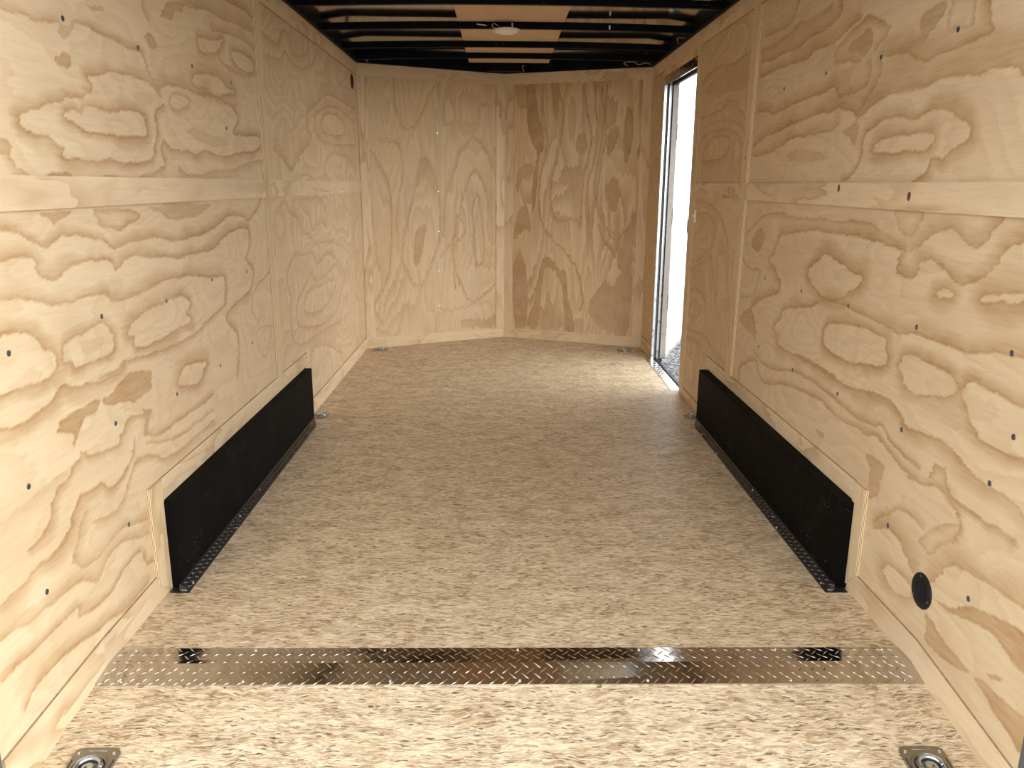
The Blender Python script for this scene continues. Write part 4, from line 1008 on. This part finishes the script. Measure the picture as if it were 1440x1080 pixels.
# ------------------------------------------------------------------ recessed tie-down rings
def rounded_rect(w, h, r, n=6):
    p = []
    for cx, cy, a0 in ((w/2-r, h/2-r, 0), (-w/2+r, h/2-r, 90), (-w/2+r, -h/2+r, 180), (w/2-r, -h/2+r, 270)):
        for k in range(n+1):
            a = math.radians(a0+90*k/n); p.append((cx+r*math.cos(a), cy+r*math.sin(a)))
    return p
def tie_down(loc, label, rot=(0,0,0), sc=1.0):
    t = thing('tie_down_ring', loc, label, 'tie-down ring', 'recessed floor tie-down rings', rot)
    w, h = 0.098, 0.116
    R = 0.036
    bm = bmesh.new()
    # flat plate with a round hole: outline and rings bridged
    out = rounded_rect(w, h, 0.014, 5)
    n = 48
    def ray_out(a):
        dx, dy = math.cos(a), math.sin(a)
        best = None
        for i in range(len(out)):
            (x1, y1), (x2, y2) = out[i], out[(i+1) % len(out)]
            ex, ey = x2-x1, y2-y1
            den = dx*ey-dy*ex
            if abs(den) < 1e-9: continue
            tt = (x1*ey-y1*ex)/den; uu = (x1*dy-y1*dx)/den
            if tt > 0 and -1e-6 <= uu <= 1+1e-6 and (best is None or tt < best): best = tt
        return best
    angs = [2*math.pi*i/n for i in range(n)]
    rings = []
    for fr, z in ((None, 0.0002), (None, 0.0040), (0.0415, 0.0042), (0.040, 0.0065), (0.036, 0.0070), (0.033, 0.0045), (0.031, 0.0012)):
        ring = []
        for a in angs:
            rr = ray_out(a) if fr is None else fr
            ring.append(bm.verts.new((rr*math.cos(a), rr*math.sin(a), z)))
        rings.append(ring)
    for A, B in zip(rings, rings[1:]):
        for i in range(n): bm.faces.new((A[i], A[(i+1)%n], B[(i+1)%n], B[i]))
    bm.faces.new(rings[-1])
    # pressed slots
    pl = obj('plate', bm, MAT_ZINC, t)
    for x0, x1, y0, y1 in ((-.020, .020, .0475, .0500), (-.020, .020, -.0500, -.0475), (-.0455, -.0432, -.02, .025), (.0432, .0455, -.02, .025)):
        bm = bmesh.new(); box(bm, x0, x1, y0, y1, 0.0040, 0.0049); bevel(bm, 0.0004, 1)
        obj('pressed_rib', bm, MAT_ZINC_BRIGHT if abs(x0) < .04 else MAT_RUBBER, pl)
    bm = bmesh.new()
    tube(bm, [(0.0255*math.cos(a), 0.0255*math.sin(a), 0.0075) for a in [2*math.pi*i/40 for i in range(41)]], 0.0048, 10)
    bmesh.ops.remove_doubles(bm, verts=bm.verts[:], dist=1e-5)
    obj('ring', bm, MAT_ZINC_BRIGHT, t, smooth=True)
    bm = bmesh.new(); lathe(bm, [(0.017, 0.0015), (0.016, 0.006), (0.012, 0.0085), (0.006, 0.0078), (0.003, 0.006)], 28)
    obj('center_boss', bm, MAT_ZINC_BRIGHT, t, smooth=True)
    bm = bmesh.new(); box(bm, -.012, .012, -.034, -.018, 0.004, 0.0135); bevel(bm, 0.002, 2)
    obj('ring_clamp', bm, MAT_ZINC, t)
    for x in (-.038, .038):
        for y in (-.042, .042):
            o = link('screw', ME_TSCREW, None, pl); o.location = (x, y, 0.0038)
    t.scale = (sc, sc, 1)
    return t
ME_TSCREW = screw_mesh('screw', 0.0042, 0.0016, MAT_SCREW_BRIGHT)
sl = math.atan(0.125)
td = tie_down((-0.909, 1.449, slope_z(1.449)+.001), 'galvanised tie-down ring set in the rear floor beside the left wall, at the bottom left', (sl, 0, 0))
def td_copy(loc, label, rot=(0,0,0), scale=(1,1,1)):
    r = dup(td, loc, rot, scale); r['label'] = label; return r
td_copy((0.901, 1.446, slope_z(1.446)+.001), 'galvanised tie-down ring set in the rear floor beside the right wall, at the bottom right', (sl, 0, 0))
td_copy((-0.910, 5.692, 0.0005), 'small grey tie-down ring in the far left floor corner')
td_copy((0.872, 5.680, 0.0005), 'small grey tie-down ring in the far right floor corner near the door')
td_copy((-0.968, 3.985, 0.0005), 'grey tie-down ring half hidden past the far end of the left wheel box', scale=(0.72, 0.8, 1))
td_copy((0.968, 3.985, 0.0005), 'grey tie-down ring half hidden past the far end of the right wheel box', scale=(0.72, 0.8, 1))

# ------------------------------------------------------------------ round vents
def vent(loc, side, label, R=0.0455):
    t = thing('round_vent', loc, label, 'vent', 'round black wall vents', (0, 0, 0 if side > 0 else math.pi))
    # local -x points into the trailer
    bm = bmesh.new()
    lathe(bm, [(R, 0.0), (R, -.002), (R*.96, -.0038), (R*.70, -.0045), (R*.66, -.003), (R*.66, -.0005)], 40, axis='x', cap=False)
    rim = obj('rim', bm, MAT_PLASTIC, t, smooth=False)
    bm = bmesh.new(); lathe(bm, [(R*.70, -.0004), (R*.70, -.0010)], 32, axis='x')
    obj('backing', bm, MAT_CAVITY, t)
    bm = bmesh.new()
    for k in range(-5, 6):
        z = k*R*0.118; hw = math.sqrt(max(0, (R*.69)**2-z*z))
        prism(bm, [(-.0012, -hw, z-.0016), (-.0050, -hw, z-.0022), (-.0050, -hw, z-.0010), (-.0012, -hw, z-.0004)], (0, 2*hw, 0))
    obj('louvres', bm, MAT_LOUVRE, t)
    bm = bmesh.new(); box(bm, -.0056, -.0012, -.0012, .0012, -R*.69, R*.69)
    obj('center_bar', bm, MAT_PLASTIC, t)
    for a in (200, 320, 80):
        a = math.radians(a)
        o = link('screw', ME_VSCREW, None, rim); o.location = (-.0044, R*.83*math.cos(a), R*.83*math.sin(a)); o.rotation_euler = (0, -math.pi/2, 0)
    return t
ME_VSCREW = screw_mesh('screw', 0.0028, 0.0012, MAT_SCREW)
vent((W, 1.776, 0.203), 1, 'round black louvred vent low on the right plywood wall')
vent((-W, 5.57, 1.83), -1, 'round black vent high in the far left corner of the left wall', 0.0465)

# ------------------------------------------------------------------ side door: frame, sill and leaf
door = bpy.data.objects.new('door_1', None); C.objects.link(door); structure(door, 'side door opening in the right wall')
def dpart(name, boxes, mat, bev=0.0008):
    bm = bmesh.new()
    for b in boxes: box(bm, *b)
    if bev: bevel(bm, bev, 1)
    return obj(name, bm, mat, door)
XO = 1.088
dpart('far_jamb', [(W-.004, W+.014, DY1-.004, DY1+.022, 0.0, DZ+.02), (W+.030, XO-.020, DY1-.006, DY1+.02, -0.02, DZ)], MAT_ALU)
dpart('far_seal', [(W+.014, W+.020, DY1-.001, DY1+.02, 0, DZ), (W+.022, W+.030, DY1-.004, DY1+.02, 0, DZ), (XO-.020, XO, DY1-.022, DY1+.02, -0.02, DZ)], MAT_RUBBER)
dpart('near_jamb', [(W+.001, XO, DY0-.02, DY0+.002, -0.02, DZ)], MAT_ALU_DULL)
dpart('header', [(W-.003, W+.004, DY0, DY1, DZ-.032, DZ+.022), (W+.004, XO-.01, DY0, DY1, DZ-.014, DZ+.022), (W+.012, W+.018, DY0, DY1, DZ-.024, DZ-.012)], brushed('brown_reflecting_header', (0.42, 0.38, 0.34), 0.22))
dpart('header_seal', [(XO-.02, XO, DY0, DY1, DZ-.030, DZ-.004)], MAT_RUBBER)
for y in (4.53, 4.56, 4.97):
    o = link('screw', ME_TSCREW, None, door); o.location = (W-.003, y, DZ+.008); o.rotation_euler = (0, -math.pi/2, 0)
dpart('sill_base', [(W+.036, W+.052, DY0, DY1, -0.05, -0.006)], MAT_RUBBER)
dpart('sill_seal', [(W+.020, W+.036, DY0, DY1, -0.04, 0.010)], MAT_RUBBER)
sp = thing('sill_plate', (W, DY0, 0), 'bright tread plate strip on the floor along the open side doorway', 'sill plate')
bm = bmesh.new()
prism(bm, [(-.042, .034, 0.0004), (.019, .034, 0.0004), (.019, .90, 0.0004), (-.040, .925, 0.0004)], (0, 0, .0026))
for i in range(30):
    for j, x in enumerate((-.033, -.018, -.003, .011)):
        y = .05+.0295*i+(.0147 if j % 2 else 0)
        if y < .89: lug(bm, x, y, lambda yy: 0.003, 0.75 if (i+j) % 2 else -0.75, 0.0105, 0.0026, 0.0012)
obj('plate', bm, MAT_SILL, sp)
for y in (.06, .35, .65, .88):
    o = link('screw', ME_FSCREW, None, sp); o.location = (-.012, y, .003)

leaf = thing('trailer_door', (1.100, 5.350, 0.015), 'white side door swung far open outside the right doorway', 'door', None, (0, 0, math.radians(68.7)))
LW, LH = 0.84, 1.80
bm = bmesh.new(); box(bm, 0.028, LW-.028, 0.0, 0.030, 0.026, LH-.026)
obj('panel', bm, MAT_WHITE, leaf)
bm = bmesh.new()
for b in ((0, .028, -.003, .033, 0, LH), (LW-.028, LW, -.003, .033, 0, LH), (.028, LW-.028, -.003, .033, 0, .026), (.028, LW-.028, -.003, .033, LH-.026, LH)): box(bm, *b)
obj('edge_frame', bm, MAT_ALU_DULL, leaf)
for z in (0.35, 0.92, 1.45):
    bm = bmesh.new(); box(bm, -.006, .016, -.006, -.002, z, z+.09); bevel(bm, .0008, 1)
    h = obj('hinge', bm, MAT_ALU, leaf)
    bm = bmesh.new(); lathe(bm, [(.004, z-.005), (.004, z+.095)], 12, origin=(-.006, -.004, 0))
    obj('hinge_pin', bm, MAT_ZINC, h)
bm = bmesh.new(); box(bm, LW-.15, LW-.06, -.03, -.002, .82, .92); bevel(bm, .006, 2)
obj('latch', bm, MAT_PLASTIC, leaf)

# ------------------------------------------------------------------ light switch by the door
sw = thing('light_switch', (W, 4.372, 1.018), 'small white light switch on the right wall beside the side doorway', 'light switch')
bm = bmesh.new(); box(bm, -.006, 0, -.016, .016, -.033, .033); bevel(bm, .002, 2); obj('cover_plate', bm, MAT_WHITE_PLASTIC, sw)
bm = bmesh.new(); prism(bm, [(-.006, -.004, -.006), (-.019, -.004, -.001), (-.019, -.004, .005), (-.006, -.004, .007)], (0, .008, 0)); obj('toggle', bm, MAT_WHITE_PLASTIC, sw)

# ------------------------------------------------------------------ dome light, wiring
dl = thing('dome_light', (-0.006, 4.589, 1.983), 'small white dome light under the third roof bow from the front', 'ceiling light')
bm = bmesh.new(); lathe(bm, [(.066, .002), (.072, -.002), (.072, -.008), (.068, -.010)], 36); obj('base', bm, MAT_WHITE_PLASTIC, dl, smooth=False)
bm = bmesh.new(); lathe(bm, [(.068, -.010), (.058, -.015), (.036, -.021), (.012, -.0245), (.002, -.025)], 36); obj('lens', bm, MAT_LENS, dl, smooth=True)
def wire(pts, label, r=0.0016, mat=MAT_WIRE, name='wire'):
    bm = bmesh.new()
    P = [Vector(p) for p in pts]; sm = []
    for i in range(len(P)-1):
        p0, p1, p2, p3 = P[max(i-1, 0)], P[i], P[i+1], P[min(i+2, len(P)-1)]
        for k in range(5):
            q = k/5
            sm.append(0.5*((2*p1)+(p2-p0)*q+(2*p0-5*p1+4*p2-p3)*q*q+(3*p1-p0-3*p2+p3)*q*q*q))
    sm.append(P[-1])
    tube(bm, sm, r, 6)
    return tag(obj(name, bm, mat), label, 'wire', 'loose wires under the roof')
yb = 4.572
wire([(-.062, yb, 1.987), (-.080, yb-.004, 1.990), (-.083, yb-.003, 2.002), (-.072, yb-.003, 2.009), (-.058, yb-.003, 2.002), (-.048, yb-.003, 1.998)], 'small looped wire beside the dome light')
wire([(-.165, yb-.003, 2.006), (-.145, yb-.004, 2.003), (-.125, yb-.003, 2.001), (-.115, yb-.003, 1.998)], 'short pale wire tag on the bow left of the dome light', 0.003)
wire([(.83, 5.78, 1.970), (.80, 5.76, 1.985), (.86, 5.74, 1.990), (.90, 5.76, 1.976), (.95, 5.76, 1.985), (.985, 5.75, 1.975)], 'thin tangled wire at the far right roof corner above the door')
wire([(.986, 4.90, 1.970), (.975, 4.88, 1.995), (.970, 4.80, 1.985), (.984, 4.72, 1.972)], 'thin wire hanging from the right roof rail above the door', 0.0018)
wire([(.13, 6.10, 1.965), (.12, 6.09, 1.985), (.115, 6.085, 2.0), (.13, 6.08, 2.006)], 'short pale wire on the front nose rail right of centre')
wire([(-.93, 5.70, 1.970), (-.945, 5.69, 1.982), (-.95, 5.68, 1.990)], 'short pale wire end in the far left roof corner', 0.0014)
bm = bmesh.new(); box(bm, -.004, .004, -.004, 0, -.010, .010); bevel(bm, .001, 1)
cl = tag(obj('wire_clip', bm, MAT_WHITE_PLASTIC), 'tiny white wire clip on the bow right of the dome light', 'clip', 'white wire clips on the roof bows'); cl.location = (0.545, 4.574, 1.996)
c2 = cl.copy(); C.objects.link(c2); c2.location = (0.024, 4.574, 2.004); c2['label'] = 'tiny white wire clip directly above the dome light'
